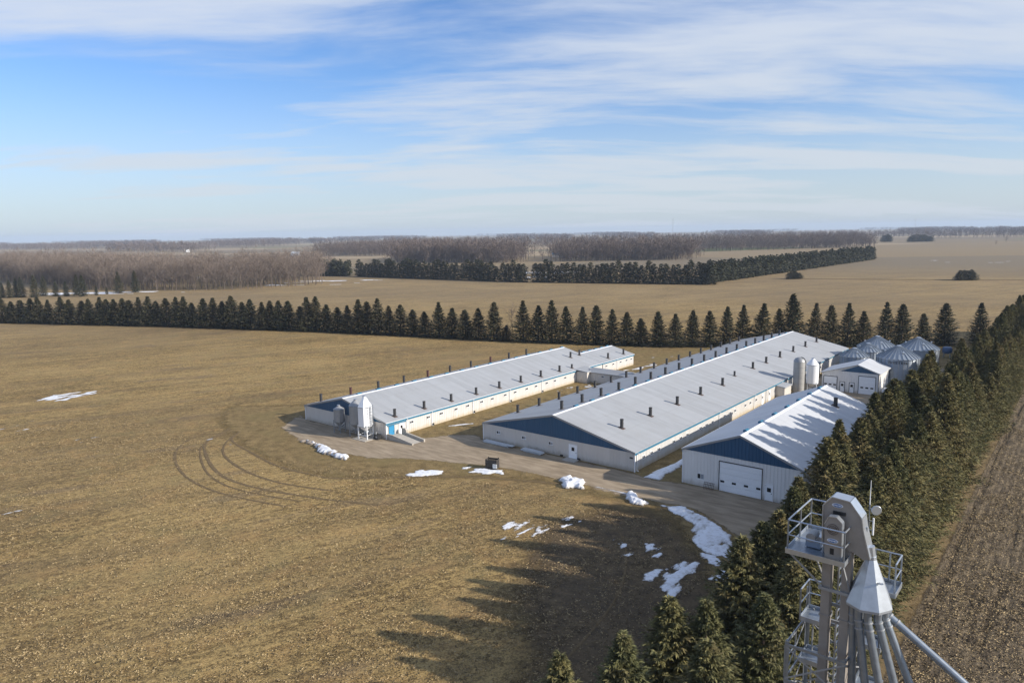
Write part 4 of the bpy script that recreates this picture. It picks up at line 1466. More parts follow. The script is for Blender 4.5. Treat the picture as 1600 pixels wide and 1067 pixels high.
# the two leg casings, in bolted sections
for a0, a1 in ((71.33, 71.60), (71.95, 72.21)):
    z = ZP + 0.25
    while z > 0.5:
        z0 = max(0.4, z - 2.44)
        m = MB()
        m.box(a0 - TA, a1 - TA, -63.98 - TL, -63.62 - TL, z0 + 0.02, z)
        m.box(a0 - TA - 0.03, a1 - TA + 0.03, -64.01 - TL, -63.59 - TL, z0 - 0.02, z0 + 0.04)
        m.build('leg_casing', 'casing', tw)
        z = z0
MB().box(71.1 - TA, 72.5 - TA, -64.2 - TL, -63.4 - TL, 0, 0.6).build('boot', 'casing', tw)
# head: chamfered casing seen from the front, with a sloping discharge on its right
y0, y1 = -64.02, -63.52
head = [(71.33, 23.75), (71.30, 25.08), (71.56, 25.40), (72.08, 25.36), (72.44, 24.90), (72.50, 24.52), (72.74, 23.62), (72.56, 23.55), (72.22, 23.74)]
m = MB()
m.prism([T(a, y0, z) for a, z in head], (0, y1 - y0, 0))
hd = m.build('head_casing', 'casing', tw)
m = MB()
rim = head[:7]
for (a, z), (a2, z2) in zip(rim, rim[1:]):
    p, q = T(a, (y0 + y1) / 2, z), T(a2, (y0 + y1) / 2, z2)
    d = (q - p).normalized()
    nn = Vector((-d.z, 0, d.x))
    m.prism([p + nn * 0.002 + Vector((0, (y0 - y1) / 2 - 0.03, 0)), q + nn * 0.002 + Vector((0, (y0 - y1) / 2 - 0.03, 0)), q + nn * 0.035 + Vector((0, (y0 - y1) / 2 - 0.03, 0)), p + nn * 0.035 + Vector((0, (y0 - y1) / 2 - 0.03, 0))], (0, y1 - y0 + 0.06, 0))
m.build('head_cover', 'galv_bright', hd)
m = MB()
m.box(71.60 - TA, 71.98 - TA, y0 - 0.04 - TL, y0 - TL, 24.88, 24.98)
m.build('inspection_slot', 'black', hd)
# belt guard in front of the head
cy0, cy1 = -64.42, -64.20
cov = [(71.50, 23.50), (71.47, 24.62), (71.58, 24.88), (71.80, 24.90), (71.97, 24.74), (71.99, 23.62), (71.93, 23.50)]
m = MB()
m.prism([T(a, cy0, z) for a, z in cov], (0, cy1 - cy0, 0))
cv = m.build('belt_guard', 'casing', tw)
m = MB()
for (a, z), (a2, z2) in zip(cov[1:5], cov[2:6]):
    p, q = T(a, cy0 - 0.01, z), T(a2, cy0 - 0.01, z2)
    d = (q - p).normalized()
    nn = Vector((-d.z, 0, d.x))
    m.prism([p + nn * 0.002, q + nn * 0.002, q + nn * 0.025, p + nn * 0.025], (0, cy1 - cy0 + 0.02, 0))
m.build('guard_rim', 'galv_bright', cv)
m = MB()
c = T(71.72, cy0 - 0.012, 24.50)
for k in range(3):
    rr_ = 0.17 - 0.055 * k
    for i in range(18):
        a_, b_ = 2 * math.pi * i / 18, 2 * math.pi * (i + 1) / 18
        m.bar(c + Vector((rr_ * math.cos(a_), 0, rr_ * math.sin(a_))), c + Vector((rr_ * math.cos(b_), 0, rr_ * math.sin(b_))), 0.014)
m.build('round_grille', 'rust', cv)
m = MB()
m.box(71.66 - TA, 71.78 - TA, cy0 - 0.012 - TL, cy0 - TL, 23.66, 23.86)
m.build('inspection_opening', 'black', cv)


def emblem(cx, cz, ly, parent, wd=0.17, ht=0.065):
    for k, (sc, mat, d) in enumerate(((1.0, 'white_trim', 0.012), (0.84, 'emblem_blue', 0.018))):
        m = MB()
        pts = []
        for i in range(24):
            an = 2 * math.pi * i / 24
            pts.append(T(cx + wd * sc * math.cos(an), ly, cz + ht * sc * math.sin(an)))
        m.prism(pts, (0, -d, 0))
        e = m.build('emblem' if k == 0 else 'emblem_field', mat, parent if k == 0 else e0)
        if k == 0:
            e0 = e
    m = MB()
    for i in range(6):                           # pale lettering, too small to read
        x = cx - 0.105 + i * 0.042
        m.box(x - TA - 0.013, x - TA + 0.013, ly - 0.024 - TL, ly - 0.018 - TL, cz - 0.02 + 0.006 * (i % 2), cz + 0.022)
    m.build('emblem_marks', 'white_trim', e0)


emblem(71.72, 25.17, y0, hd)
emblem(71.73, 24.12, cy0, cv)

# motor and reducer beside the guard
m = MB()
m.box(70.75 - TA, 71.22 - TA, -63.9 - TL, -63.5 - TL, ZP + 0.03, ZP + 0.30)
m.box(70.95 - TA, 71.30 - TA, -63.85 - TL, -63.55 - TL, ZP + 0.30, ZP + 0.42)
m.build('motor_base', 'galv_bright', tw)
m = MB()
m.tube(T(71.0, -64.25, ZP + 0.5), T(71.0, -63.75, ZP + 0.5), 0.15, 14)
m.build('motor', 'galv_dull', tw, True)


def deck(a0, a1, l0, l1, z, name='platform'):
    m = MB()
    m.box(a0 - TA, a1 - TA, l0 - TL, l1 - TL, z - 0.05, z)
    d = m.build(name, 'galv', tw)
    m = MB()
    for (p, q) in (((a0, l0), (a1, l0)), ((a1, l0), (a1, l1)), ((a1, l1), (a0, l1)), ((a0, l1), (a0, l0))):
        m.bar(T(*p, z + 0.02), T(*q, z + 0.02), 0.02, 0.17)
    m.build('toe_board', 'galv_bright', d)
    return d


def railing(path, z, mid=True, r=0.021, post_every=None):
    for p in path:
        MB().bar(T(*p, z - 0.05), T(*p, z + 1.07), 0.045).build('rail_post', 'galv', tw)
    for p, q in zip(path, path[1:]):
        MB().tube(T(*p, z + 1.07), T(*q, z + 1.07), r + 0.006, 8).build('handrail', 'galv_bright', tw, True)
        MB().tube(T(*p, z + 0.56), T(*q, z + 0.56), r, 8).build('mid_rail', 'galv_bright', tw, True)


deck(70.33, 72.16, -64.62, -62.15, ZP)
railing([(71.2, -62.2), (70.40, -62.2), (70.38, -63.3), (70.37, -64.55), (72.12, -64.58), (72.14, -63.75), (72.55, -63.72)], ZP)
# small rear platform on the right
deck(72.45, 73.34, -62.9, -61.9, 22.08)
railing([(72.5, -61.95), (72.95, -61.95), (73.30, -61.95), (73.30, -62.85)], 22.08)
m = MB()
m.box(72.22 - TA, 72.30 - TA, -64.0 - TL, -62.2 - TL, 22.0, 22.1)
m.build('platform_bracket', 'galv', tw)

# distributor cone: eight flat faces
cc = (72.74 - TA, -63.75 - TL)
MB().lathe([(0.70, 22.0), (0.72, 22.09), (0.16, 23.55), (0.16, 23.66)], 8, cc, R(-7.5)).build('distributor_cone', 'cone_steel', tw)
m = MB()
m.tube(T(72.66, -63.75, 23.95), T(72.745, -63.75, 23.5), 0.17, 8, 0.15)
m.build('discharge_neck', 'galv_bright', tw)
m = MB()
c = T(72.74, -63.75, 22.9)
m.lathe([(0.075, 0), (0.085, 0.012), (0.02, 0.02)], 12)
m.build('cone_port', 'galv', tw).location = c + Vector((0.26 * 1.3, -0.10 * 3.0, 0.0)) + Vector((0.03, 0.02, 0.02))


def spout(a, l, a2, l2, z2, r=0.122):
    p = T(a, l, 22.05)
    q = T(a2, l2, z2)
    d = (q - p)
    end = p + d * 2.6
    m = MB()
    m.tube(p, p + Vector((0, 0, -0.36)), r * 1.06, 14, r)
    s_ = m.build('spout', 'galv', tw, True)
    st = p + Vector((0, 0, -0.34))
    m = MB()
    m.tube(st, end, r, 14)
    m.build('spout_pipe', 'galv', s_, True)
    for k, f in enumerate((0.02, 0.09)):
        c0 = st + (end - st) * f * 0.5
        dn = (end - st).normalized()
        m = MB()
        m.tube(c0, c0 + dn * 0.05, r * 1.16, 14)
        m.build('clamp_band', 'galv_dull', s_, True)
    for k in range(1, 4):
        c0 = st + (end - st) * (0.16 + 0.27 * k)
        dn = (end - st).normalized()
        m = MB()
        m.tube(c0, c0 + dn * 0.07, r * 1.22, 14)
        m.build('clamp_band', 'galv_bright', s_, True)


spout(72.35, -63.98, 72.45, -64.05, 19.1)
spout(72.56, -64.22, 72.98, -64.35, 19.2)
spout(72.83, -64.22, 73.42, -64.35, 19.4)
spout(73.08, -64.02, 73.78, -64.05, 19.6)
spout(73.22, -63.72, 74.12, -63.75, 19.8)
spout(73.25, -63.50, 75.55, -63.50, 20.35)

# bolted tower below: four posts, rings, braces, ladder, rest platforms
PA0, PA1, PL0, PL1 = 70.42, 72.30, -64.50, -62.25
ZT = 20.25
for pa, pl_, zt in ((PA0, PL0, ZT), (PA1, PL0, ZT), (PA0, PL1, 21.3), (PA1, PL1, 21.3)):
    m = MB()
    sa, sl_ = (1 if pa == PA0 else -1), (1 if pl_ == PL0 else -1)
    q = T(pa, pl_, 0)
    m.box(min(q.x, q.x + sa * 0.13), max(q.x, q.x + sa * 0.13), min(q.y, q.y + sl_ * 0.014), max(q.y, q.y + sl_ * 0.014), 0, zt)
    m.box(min(q.x, q.x + sa * 0.014), max(q.x, q.x + sa * 0.014), min(q.y + sl_ * 0.016, q.y + sl_ * 0.13), max(q.y + sl_ * 0.016, q.y + sl_ * 0.13), 0, zt)
    m.build('tower_post', 'galv', tw)
lev = [20.12 - 1.30 * k for k in range(15)]
for k, z in enumerate(lev):
    cs_ = [(PA0, PL0), (PA1, PL0), (PA1, PL1), (PA0, PL1)]
    for p, q in zip(cs_, cs_[1:] + cs_[:1]):
        MB().bar(T(*p, z), T(*q, z), 0.035, 0.10).build('tower_beam', 'galv', tw)
        if k < len(lev) - 1:
            MB().bar(T(*p, z - 0.05), T(*q, lev[k + 1] + 0.05), 0.022, 0.05).build('tower_brace', 'galv_dull', tw)
            MB().bar(T(*q, z - 0.05), T(*p, lev[k + 1] + 0.05), 0.022, 0.05).build('tower_brace', 'galv_dull', tw)
for dl in (0.0, 0.42):
    MB().bar(T(71.70 + dl * 0.01, -63.35 + dl, 0.5), T(71.70, -63.35 + dl, ZP + 0.2), 0.05).build('ladder_rail', 'galv_bright', tw)
rung = None
z = 0.8
while z < ZP:
    if rung is None:
        rung = MB().bar((0, 0, 0), (0, 0.42, 0), 0.03).mesh('ladder_rung', MT['galv_bright'])
    link('ladder_rung', rung, tw, T(71.70, -63.35, z))
    z += 0.3
for z in (20.55, 19.0, 16.5, 13, 9, 5):
    deck(70.5, 71.3, -63.3, -62.3, z, 'rest_platform')
    deck(72.3, 73.05, -63.2, -62.4, z - 0.35, 'rest_platform')
railing([(70.5, -63.3), (70.5, -62.35), (71.2, -62.3)], 20.55)
railing([(72.4, -62.4), (73.0, -62.4), (73.0, -63.15)], 19.6)
railing([(70.42, -64.5), (70.42, -63.4)], 19.0)
for a, l in ((70.9, -64.5), (71.6, -64.5), (70.7, -62.4), (71.1, -62.6)):
    MB().tube(T(a, l, 0.3), T(a, l, 20.6 if l > -64 else 18.6), 0.03, 8).build('conduit', 'galv_dull', tw)
m = MB()
m.bar(T(71.25, -64.03, 22.25), T(72.35, -64.03, 22.25), 0.05, 0.10)
m.build('leg_tie', 'galv_dull', tw)
for p, q in (((71.35, -63.60, 22.3), (70.4, -62.6, ZP - 0.05)), ((71.35, -64.0, 22.3), (70.4, -64.5, ZP - 0.05)), ((72.2, -64.0, 22.4), (72.1, -64.55, ZP - 0.05))):
    MB().bar(T(*p), T(*q), 0.04, 0.06).build('platform_brace', 'galv_dull', tw)
for z in (21.5, 20.9, 18.6, 16.4, 14.2):
    m = MB()
    m.box(71.28 - TA, 72.27 - TA, -63.58 - TL, -63.50 - TL, z, z + 0.1)
    m.build('leg_tie', 'galv_dull', tw)

an_ = farm_thing('antenna', 'thin whip antenna with small round dish clamped to the elevator head', 'antenna', 72.50, -63.25)
MB().tube((0, 0, 23.6), (0, 0, 25.15), 0.022, 8).build('mast', 'galv', an_)
MB().tube((0, 0, 25.15), (0, 0, 25.95), 0.016, 8, 0.008).build('whip', 'white_trim', an_)
MB().bar((-0.25, -0.28, 24.3), (0.0, 0, 24.3), 0.03).build('bracket', 'galv', an_)
m = MB()
pd = []
for rr_, d in ((0.02, 0.0), (0.09, 0.012), (0.155, 0.035), (0.16, 0.06), (0.145, 0.075)):
    pd.append((rr_, d))
m.lathe(pd, 20)
ds = m.build('dish', 'galv_bright', an_, True)
ds.location = (0.19, -0.04, 25.02)
ds.rotation_euler = (R(88), 0, R(32))
MB().bar((0.0, 0, 25.0), (0.17, -0.03, 25.0), 0.03).build('dish_arm', 'galv', an_)
MB().tube((0.14, -0.02, 24.15), (0.14, -0.02, 24.72), 0.03, 8).build('receiver', 'bin_white', an_)
MB().bar((0.0, 0, 24.3), (0.14, -0.02, 24.3), 0.025).build('receiver_arm', 'galv', an_)
MB().bar((0.0, 0, 24.6), (0.14, -0.02, 24.6), 0.025).build('receiver_arm', 'galv', an_)


# ------------------------------------------------------------------ spruces
def spruce_np(seed, h, rad_, whorl, nbr, ntw, tw_len, tw_w, low=0.04, shape=0.85, droop=0.25):
    """crown of flat needle sprays set along drooping whorled branches; returns quads"""
    r_ = np.random.default_rng(seed)
    zs, ph, lb, dr, br_ = [], [], [], [], []
    z = low * h
    while z < h * 0.985:
        u = (z / h - low) / (1 - low)
        env = rad_ * (1 - u) ** shape * (0.35 + 0.65 * min(1, (u + 0.10) / 0.22))
        k = max(3, int(nbr * (0.45 + 0.55 * (1 - u)) + 0.5))
        p0 = r_.uniform(0, 6.28)
        for i in range(k):
            zs.append(z + r_.uniform(-0.5, 0.5) * whorl)
            ph.append(p0 + 6.283 * i / k + r_.normal(0, 0.25))
            lb.append(max(0.12, env * r_.uniform(0.68, 1.16)))
            dr.append(droop * r_.uniform(0.4, 1.5) - 0.55 * u)
        z += whorl * (1 - 0.35 * u)
    zs, ph, lb, dr = map(np.array, (zs, ph, lb, dr))
    nb = len(zs)
    t = (np.arange(ntw) + 0.5) / ntw
    t = 0.12 + 0.88 * t[None, :] + r_.uniform(-0.04, 0.04, (nb, ntw))
    side = np.where(np.arange(ntw) % 2 == 0, 1.0, -1.0)[None, :] * np.ones((nb, 1))
    rr = lb[:, None] * t
    zz = zs[:, None] - dr[:, None] * lb[:, None] * t + 0.28 * lb[:, None] * t ** 2.4
    cx, cy = np.cos(ph)[:, None], np.sin(ph)[:, None]
    P = np.stack([rr * cx, rr * cy, zz], -1)
    ang_ = side * r_.uniform(0.25, 1.15, (nb, ntw))
    last = t > 0.93
    ang_ = np.where(last, ang_ * 0.2, ang_)
    ca, sa = np.cos(ph[:, None] + ang_), np.sin(ph[:, None] + ang_)
    dz = r_.uniform(-0.75, 0.55, (nb, ntw))
    D = np.stack([ca, sa, dz], -1)
    D /= np.linalg.norm(D, axis=-1, keepdims=True)
    ln = (tw_len * r_.uniform(0.6, 1.35, (nb, ntw)) * (0.55 + 0.45 * np.clip(lb[:, None] / rad_ * 1.6, 0.2, 1)))[..., None]
    up = np.stack([r_.normal(0, 0.55, (nb, ntw)), r_.normal(0, 0.55, (nb, ntw)), np.ones((nb, ntw))], -1)
    S = np.cross(D, up)
    S /= np.linalg.norm(S, axis=-1, keepdims=True) + 1e-9
    wv = (tw_w * r_.uniform(0.7, 1.3, (nb, ntw)))[..., None]
    q0 = P - D * ln * 0.15
    q2 = P + D * ln
    mid = P + D * ln * 0.42 + np.array([0, 0, 0.03])
    V = np.stack([q0, mid + S * wv, q2, mid - S * wv], -2).reshape(-1, 3)
    # leader at the top
    lead = []
    for k in range(10):
        a = r_.uniform(0, 6.28)
        zt = h * (0.955 + 0.045 * k / 9)
        d = np.array([math.cos(a), math.sin(a), 1.6]) * tw_len * 0.35
        s_ = np.array([-math.sin(a), math.cos(a), 0]) * tw_w * 0.8
        b0 = np.array([0, 0, zt - 0.15])
        lead += [b0, b0 + d * 0.5 + s_, b0 + d, b0 + d * 0.5 - s_]
    V = np.concatenate([V, np.array(lead)])
    V[:, 2] = np.maximum(V[:, 2], 0.05)
    n = len(V) // 4
    return V, np.arange(n * 4).reshape(n, 4)


def trunk_mb(h, r0):
    m = MB()
    m.lathe([(r0 * 1.25, -0.1), (r0, 0.4), (r0 * 0.72, h * 0.35), (r0 * 0.4, h * 0.7), (0.015, h * 0.985)], 8)
    return m


def spruce_kind(seed, h, rad_, whorl, nbr, ntw, tl, tw_, mat, **kw):
    V, F = spruce_np(seed, h, rad_, whorl, nbr, ntw, tl, tw_, **kw)
    return (np_mesh('crown', V, F, mat), trunk_mb(h, 0.16 + h * 0.006).mesh('trunk', MT['bark']))


def plant_tree(kind, loc, sc, rz, name, label, cat, group):
    e = thing(name, label, cat, loc, rz, group)
    e.scale = sc
    e.rotation_euler = (random.gauss(0, 0.022), random.gauss(0, 0.022), rz)
    link('crown', kind[0], e)
    link('trunk', kind[1], e)
    return e


near_kinds = [spruce_kind(100 + k, 13.4, 3.95 + 0.3 * (k % 3), 0.25, 13, 42, 0.42, 0.046, 'needles', shape=0.84 + 0.09 * (k % 3), droop=0.22) for k in range(6)]
mid_kinds = [spruce_kind(200 + k, 11.0, 2.9 + 0.3 * (k % 3), 0.36, 10, 18, 0.55, 0.10, 'needles_dark', shape=0.80 + 0.12 * (k % 3), droop=0.28) for k in range(5)]

WB = [(57.2, -59.5, 1.0), (59.0, -55.9, 1.03), (60.2, -51.8, 1.05), (61.8, -50.6, 1.04), (59.9, -41.7, 1.06), (60.2, -37.5, 1.05), (59.8, -33.6, 1.0), (62.0, -58.6, 0.98), (63.0, -54.0, 1.0), (63.6, -47.3, 1.0)]
for row, a_row, l, step in ((0, 58.4, -29.8, 3.55), (1, 63.6, -43.5, 3.5)):
    while l < 190:
        WB.append((a_row + (0.9 if l < 2 and row == 0 else 0.0) + random.uniform(-0.5, 0.5), l + random.uniform(-0.5, 0.5), random.uniform(0.90, 1.10)))
        l += step
NEAR_LABEL = ['leftmost foreground spruce, its top just rising over the lower edge', 'second foreground spruce from the left at the lower edge', 'third foreground spruce from the left at the lower edge',
              'fourth foreground spruce from the left at the lower edge', 'foreground spruce just left of the grain elevator platform, nearest the snow bank', 'foreground spruce between the snow bank and the elevator platform',
              'foreground spruce standing before the small door of the machine shed', 'foreground spruce at the lower edge, just left of the elevator tower posts', 'foreground spruce close behind the lower elevator tower platforms', 'foreground spruce close behind the elevator legs']
for k, (a, l, s_) in enumerate(WB):
    if l > 45:
        a, s_ = a + 1.3, s_ * 0.86
    if k < 10:
        lab, grp = NEAR_LABEL[k], 'foreground spruces of the windbreak'
    elif l < -8:
        lab, grp = 'olive spruce of the windbreak crowding behind the grain elevator head', 'windbreak behind the grain elevator'
    elif l < 40:
        lab, grp = 'olive spruce of the windbreak crowding alongside the machine shed roof', 'windbreak alongside the machine shed'
    elif l < 100:
        lab, grp = 'olive spruce of the windbreak crowding alongside workshop and grain bins', 'windbreak alongside the bins'
    else:
        lab, grp = 'olive spruce of the windbreak beyond the grain bins toward the picture edge', 'far end of the windbreak'
    plant_tree(random.choice(near_kinds), fb(a, l), (s_ * random.uniform(0.95, 1.15), s_ * random.uniform(0.95, 1.15), s_ * (random.uniform(0.90, 1.10) if k >= 10 else 0.93)), random.uniform(0, 6.28),
               'spruce_tree', lab, 'tree', grp)

ONES = 'zeroth first second third fourth fifth sixth seventh eighth ninth tenth eleventh twelfth thirteenth fourteenth fifteenth sixteenth seventeenth eighteenth nineteenth'.split()
TENS = {2: 'twent', 3: 'thirt', 4: 'fort', 5: 'fift', 6: 'sixt', 7: 'sevent', 8: 'eight'}


def ordinal(n):
    if n < 20:
        return ONES[n]
    return TENS[n // 10] + ('ieth' if n % 10 == 0 else 'y-' + ONES[n % 10])


ROW1 = [(-213.7, 303.1, 10.1), (-209.2, 301.9, 10.1), (-204.7, 300.6, 10.1), (-199.2, 299.1, 10.2), (-194.8, 297.9, 10.2), (-190.5, 296.6, 10.3), (-184.0, 294.8, 10.3), (-179.8, 293.6, 10.4), (-174.0, 292.0, 10.4), (-170.3, 291.0, 10.4), (-165.6, 289.7, 10.5), (-162.0, 288.7, 10.5), (-158.5, 287.7, 10.6), (-154.4, 286.6, 10.6), (-150.9, 285.6, 10.6), (-146.9, 284.4, 10.7), (-142.9, 283.3, 10.7), (-139.0, 282.2, 10.7), (-134.6, 281.0, 10.8), (-130.2, 279.6, 10.8), (-126.7, 278.4, 10.9), (-122.7, 277.0, 9.4), (-117.9, 275.3, 11.0), (-113.5, 273.8, 11.1), (-109.2, 272.3, 11.1), (-105.0, 270.8, 11.2), (-100.8, 269.3, 11.3), (-97.1, 268.0, 11.3), (-92.5, 266.4, 11.4), (-88.9, 265.1, 11.4), (-85.3, 263.9, 11.5), (-81.3, 262.5, 11.2), (-76.9, 260.9, 10.2), (-73.4, 259.7, 11.4), (-70.4, 258.7, 11.7), (-66.1, 257.0, 10.8), (-61.8, 255.1, 10.1), (-57.7, 253.3, 10.2), (-53.8, 251.6, 11.0), (-49.9, 249.8, 11.2), (-46.0, 248.1, 11.3), (-42.0, 246.3, 9.8), (-38.0, 244.6, 10.1), (-33.3, 242.4, 9.6), (-29.0, 240.5, 8.0), (-24.1, 238.1, 11.3), (-19.7, 236.0, 11.1), (-15.0, 233.6, 10.5), (-10.7, 231.5, 9.8), (-5.8, 229.1, 12.1), (-1.9, 227.6, 5.3), (3.6, 225.5, 12.5), (8.2, 223.7, 12.6), (12.4, 222.1, 12.8), (17.0, 220.4, 12.2), (21.3, 218.8, 12.1), (25.5, 217.5, 11.9), (30.1, 216.0, 10.2), (34.5, 214.5, 9.7), (38.6, 213.2, 9.1), (43.3, 211.6, 9.7), (48.1, 210.6, 10.8), (52.9, 210.0, 10.8), (57.9, 209.4, 10.9), (62.5, 208.8, 11.8), (67.0, 208.2, 12.1), (72.0, 207.6, 12.0), (77.1, 207.1, 11.5), (81.2, 206.9, 14.0), (86.8, 206.5, 12.2), (91.5, 206.2, 11.7), (96.5, 205.9, 12.1), (101.0, 205.7, 11.4), (107.2, 205.6, 11.5), (112.0, 205.6, 11.6), (118.2, 205.6, 9.9), (124.3, 205.7, 11.2), (135.6, 207.4, 10.9)]
SPECIAL1 = {50: 'smallest spruce in the row behind the barns, beside the bare tree', 68: 'tallest spruce in the row, behind the far end of the long barn',
            44: 'short thin spruce left of a gap in the row behind the barns', 77: 'last spruce of the rear row, standing apart beside the windbreak'}
for k, (x, y, h_) in enumerate(ROW1):
    s_ = h_ / 11.0 * random.uniform(0.88, 1.10)
    sw = (0.62 + 0.38 * s_) * random.uniform(0.86, 1.12) * (1.55 if x < -60 else (1.42 if x < -10 else 1.30))
    plant_tree(random.choice(mid_kinds), (x, y, 0), (sw, sw, s_), random.uniform(0, 6.28), 'spruce_tree',
               SPECIAL1.get(k, ('dark conical spruce, %s from the left end of the row behind the barns' % ordinal(k + 1)) if k < 50 else ('dark conical spruce, %s to the right of the bare tree in the rear row' % ordinal(k - 50))), 'tree', 'spruce row behind the barns')
for k, (x, y, h_) in enumerate([(-307, 437, 9.4), (-302, 436, 10.7), (-300, 439, 11.8), (-296, 438, 12.4), (-287, 436, 13.6), (-290, 449, 12.3), (-278, 442, 9.9), (-271, 441, 9.2), (-269, 448, 12.7), (-259, 438, 13.1), (-255, 445, 6.0), (-253, 453, 4.7), (-249, 460, 13.7), (-242, 467, 13.9)]):
    s_ = h_ / 11.0
    plant_tree(random.choice(mid_kinds), (x, y, 0), (s_ * 0.95, s_ * 0.95, s_), random.uniform(0, 6.28), 'spruce_tree',
               {12: 'pale green spruce, first of the pair before the left woodland', 13: 'dark spruce, second of the pair before the left woodland'}.get(k, '%s spruce from the left edge in the loose group before the left woodland' % ordinal(k + 1)),
               'tree', 'scattered spruces before the left woodland')


# ------------------------------------------------------------------ far evergreen row (single meshes, a few pixels wide)
def joined_spruce(seed, h, rad_):
    V, F = spruce_np(seed, h, rad_, 0.75, 8, 8, 1.15, 0.30, low=0.02, shape=0.55, droop=0.2)
    return V, F


far_sp = [joined_spruce(300 + k, 13.0, 3.7) for k in range(4)]
far_me = [np_mesh('far_spruce', v, f, 'needles_dark') for v, f in far_sp]


def far_row(p0, p1, step, label, group):
    p0, p1 = np.array(p0), np.array(p1)
    n = int(np.linalg.norm(p1 - p0) / step)
    for i in range(n + 1):
        p = p0 + (p1 - p0) * i / n + rng.uniform(-0.8, 0.8, 2)
        o = link('spruce_tree', random.choice(far_me), None, (p[0], p[1], 0), random.uniform(0, 6.28))
        s_ = random.uniform(0.88, 1.12)
        o.scale = (s_ * 1.28, s_ * 1.28, s_ * random.uniform(0.88, 1.10))
        tag(o, label % ordinal(i + 1), 'tree', group)


far_row((-126, 603), (9, 500), 4.6, 'dark spruce, %s from the left in the left section of the far evergreen row', 'left section of the far evergreen row')
far_row((17, 498), (124, 450), 3.9, 'dark spruce, %s from the left in the right section of the far evergreen row', 'right section of the far evergreen row')


def mass(name, label, cat, pts, parts, mat, hs, kind='stuff'):
    """one object holding many small trees that read as a mass"""
    Vs, Fs, off = [], [], 0
    for (x, y), hsc in zip(pts, hs):
        v, f = parts[rng.integers(len(parts))]
        a = rng.uniform(0, 6.283)
        c, s_ = math.cos(a), math.sin(a)
        w_ = hsc * rng.uniform(0.85, 1.15)
        vv = np.stack([(v[:, 0] * c - v[:, 1] * s_) * w_ + x, (v[:, 0] * s_ + v[:, 1] * c) * w_ + y, v[:, 2] * hsc], -1)
        Vs.append(vv)
        Fs.append(f + off)
        off += len(vv)
    o = link(name, np_mesh(name, np.concatenate(Vs), np.concatenate(Fs), mat))
    return tag(o, label, cat, None, kind)


def line_pts(p0, p1, step, jit, rows=1, gap=4):
    p0, p1 = np.array(p0, float), np.array(p1, float)
    L = np.linalg.norm(p1 - p0)
    d = (p1 - p0) / L
    nn = np.array([-d[1], d[0]])
    out = []
    for r_ in range(rows):
        for i in range(int(L / step)):
            out.append(p0 + d * i * step + nn * r_ * gap + rng.uniform(-jit, jit, 2))
    return out


lite = []
for k in range(3):
    lite.append(spruce_np(330 + k, 13.0, 3.2, 1.1, 6, 6, 1.7, 0.50, low=0.02, shape=0.5, droop=0.2))
pts = line_pts((126, 462), (385, 768), 4.2, 0.8, 2, 4.5)
mass('evergreen_hedgerow', 'evergreen row receding from the corner of the far row toward the right', 'trees', pts, lite, 'needles_dark', [rng.uniform(0.85, 1.1) for _ in pts])
pts = line_pts((-168, 618), (-132, 607), 4.2, 0.8, 3, 5)
mass('evergreen_block', 'small evergreen block between the left woodland and the far row', 'trees', pts, lite, 'needles_dark', [rng.uniform(0.85, 1.1) for _ in pts])


# ------------------------------------------------------------------ bare woods
def bare_np(seed, h, n1, n2, n3, twl, tww, spread=0.32, low=0.24):
    """trunk with limbs and a cloud of thin twigs, all as slim tapering blades; quads"""
    r_ = np.random.default_rng(seed)
    Q = []

    def blade(p, q, w0, w1):
        d = q - p
        for ax in (0.0, 1.57):
            s_ = np.cross(d, [math.cos(ax), math.sin(ax), 0.3])
            s_ = s_ / (np.linalg.norm(s_) + 1e-9)
            Q.extend([p - s_ * w0, p + s_ * w0, q + s_ * w1, q - s_ * w1])

    def thin(p, q, w0):
        d = q - p
        s_ = np.cross(d, r_.normal(0, 1, 3))
        s_ = s_ / (np.linalg.norm(s_) + 1e-9)
        Q.extend([p - s_ * w0, p + s_ * w0, q + s_ * w0 * 0.3, q - s_ * w0 * 0.3])
    top = np.array([r_.normal(0, 0.04) * h, r_.normal(0, 0.04) * h, h * 0.86])
    base = np.zeros(3)
    blade(base, top * 0.5, 0.011 * h, 0.008 * h)
    blade(top * 0.5, top, 0.008 * h, 0.002 * h)
    for i in range(n1):
        u = r_.uniform(low, 0.98)
        p = top * u
        a = r_.uniform(0, 6.283)
        L = h * spread * (1.15 - 0.75 * abs(u - 0.55)) * r_.uniform(0.7, 1.15)
        q = p + np.array([math.cos(a), math.sin(a), r_.uniform(0.6, 1.5)]) * L * 0.75
        blade(p, q, 0.004 * h, 0.0015 * h)
        for j in range(n2):
            u2_ = r_.uniform(0.25, 1.0)
            p2 = p + (q - p) * u2_
            d2 = r_.normal(0, 1, 3) * np.array([1, 1, 0.6]) + np.array([math.cos(a) * 0.5, math.sin(a) * 0.5, 0.8])
            d2 /= np.linalg.norm(d2)
            q2 = p2 + d2 * L * r_.uniform(0.25, 0.5)
            thin(p2, q2, 0.0016 * h)
            for k in range(n3):
                p3 = p2 + (q2 - p2) * r_.uniform(0.3, 1.0)
                d3 = r_.normal(0, 1, 3) + np.array([0, 0, 0.7]) + d2 * 0.6
                d3 /= np.linalg.norm(d3)
                thin(p3, p3 + d3 * twl * r_.uniform(0.6, 1.3), tww)
    V = np.array(Q)
    return V, np.arange(len(V)).reshape(-1, 4)


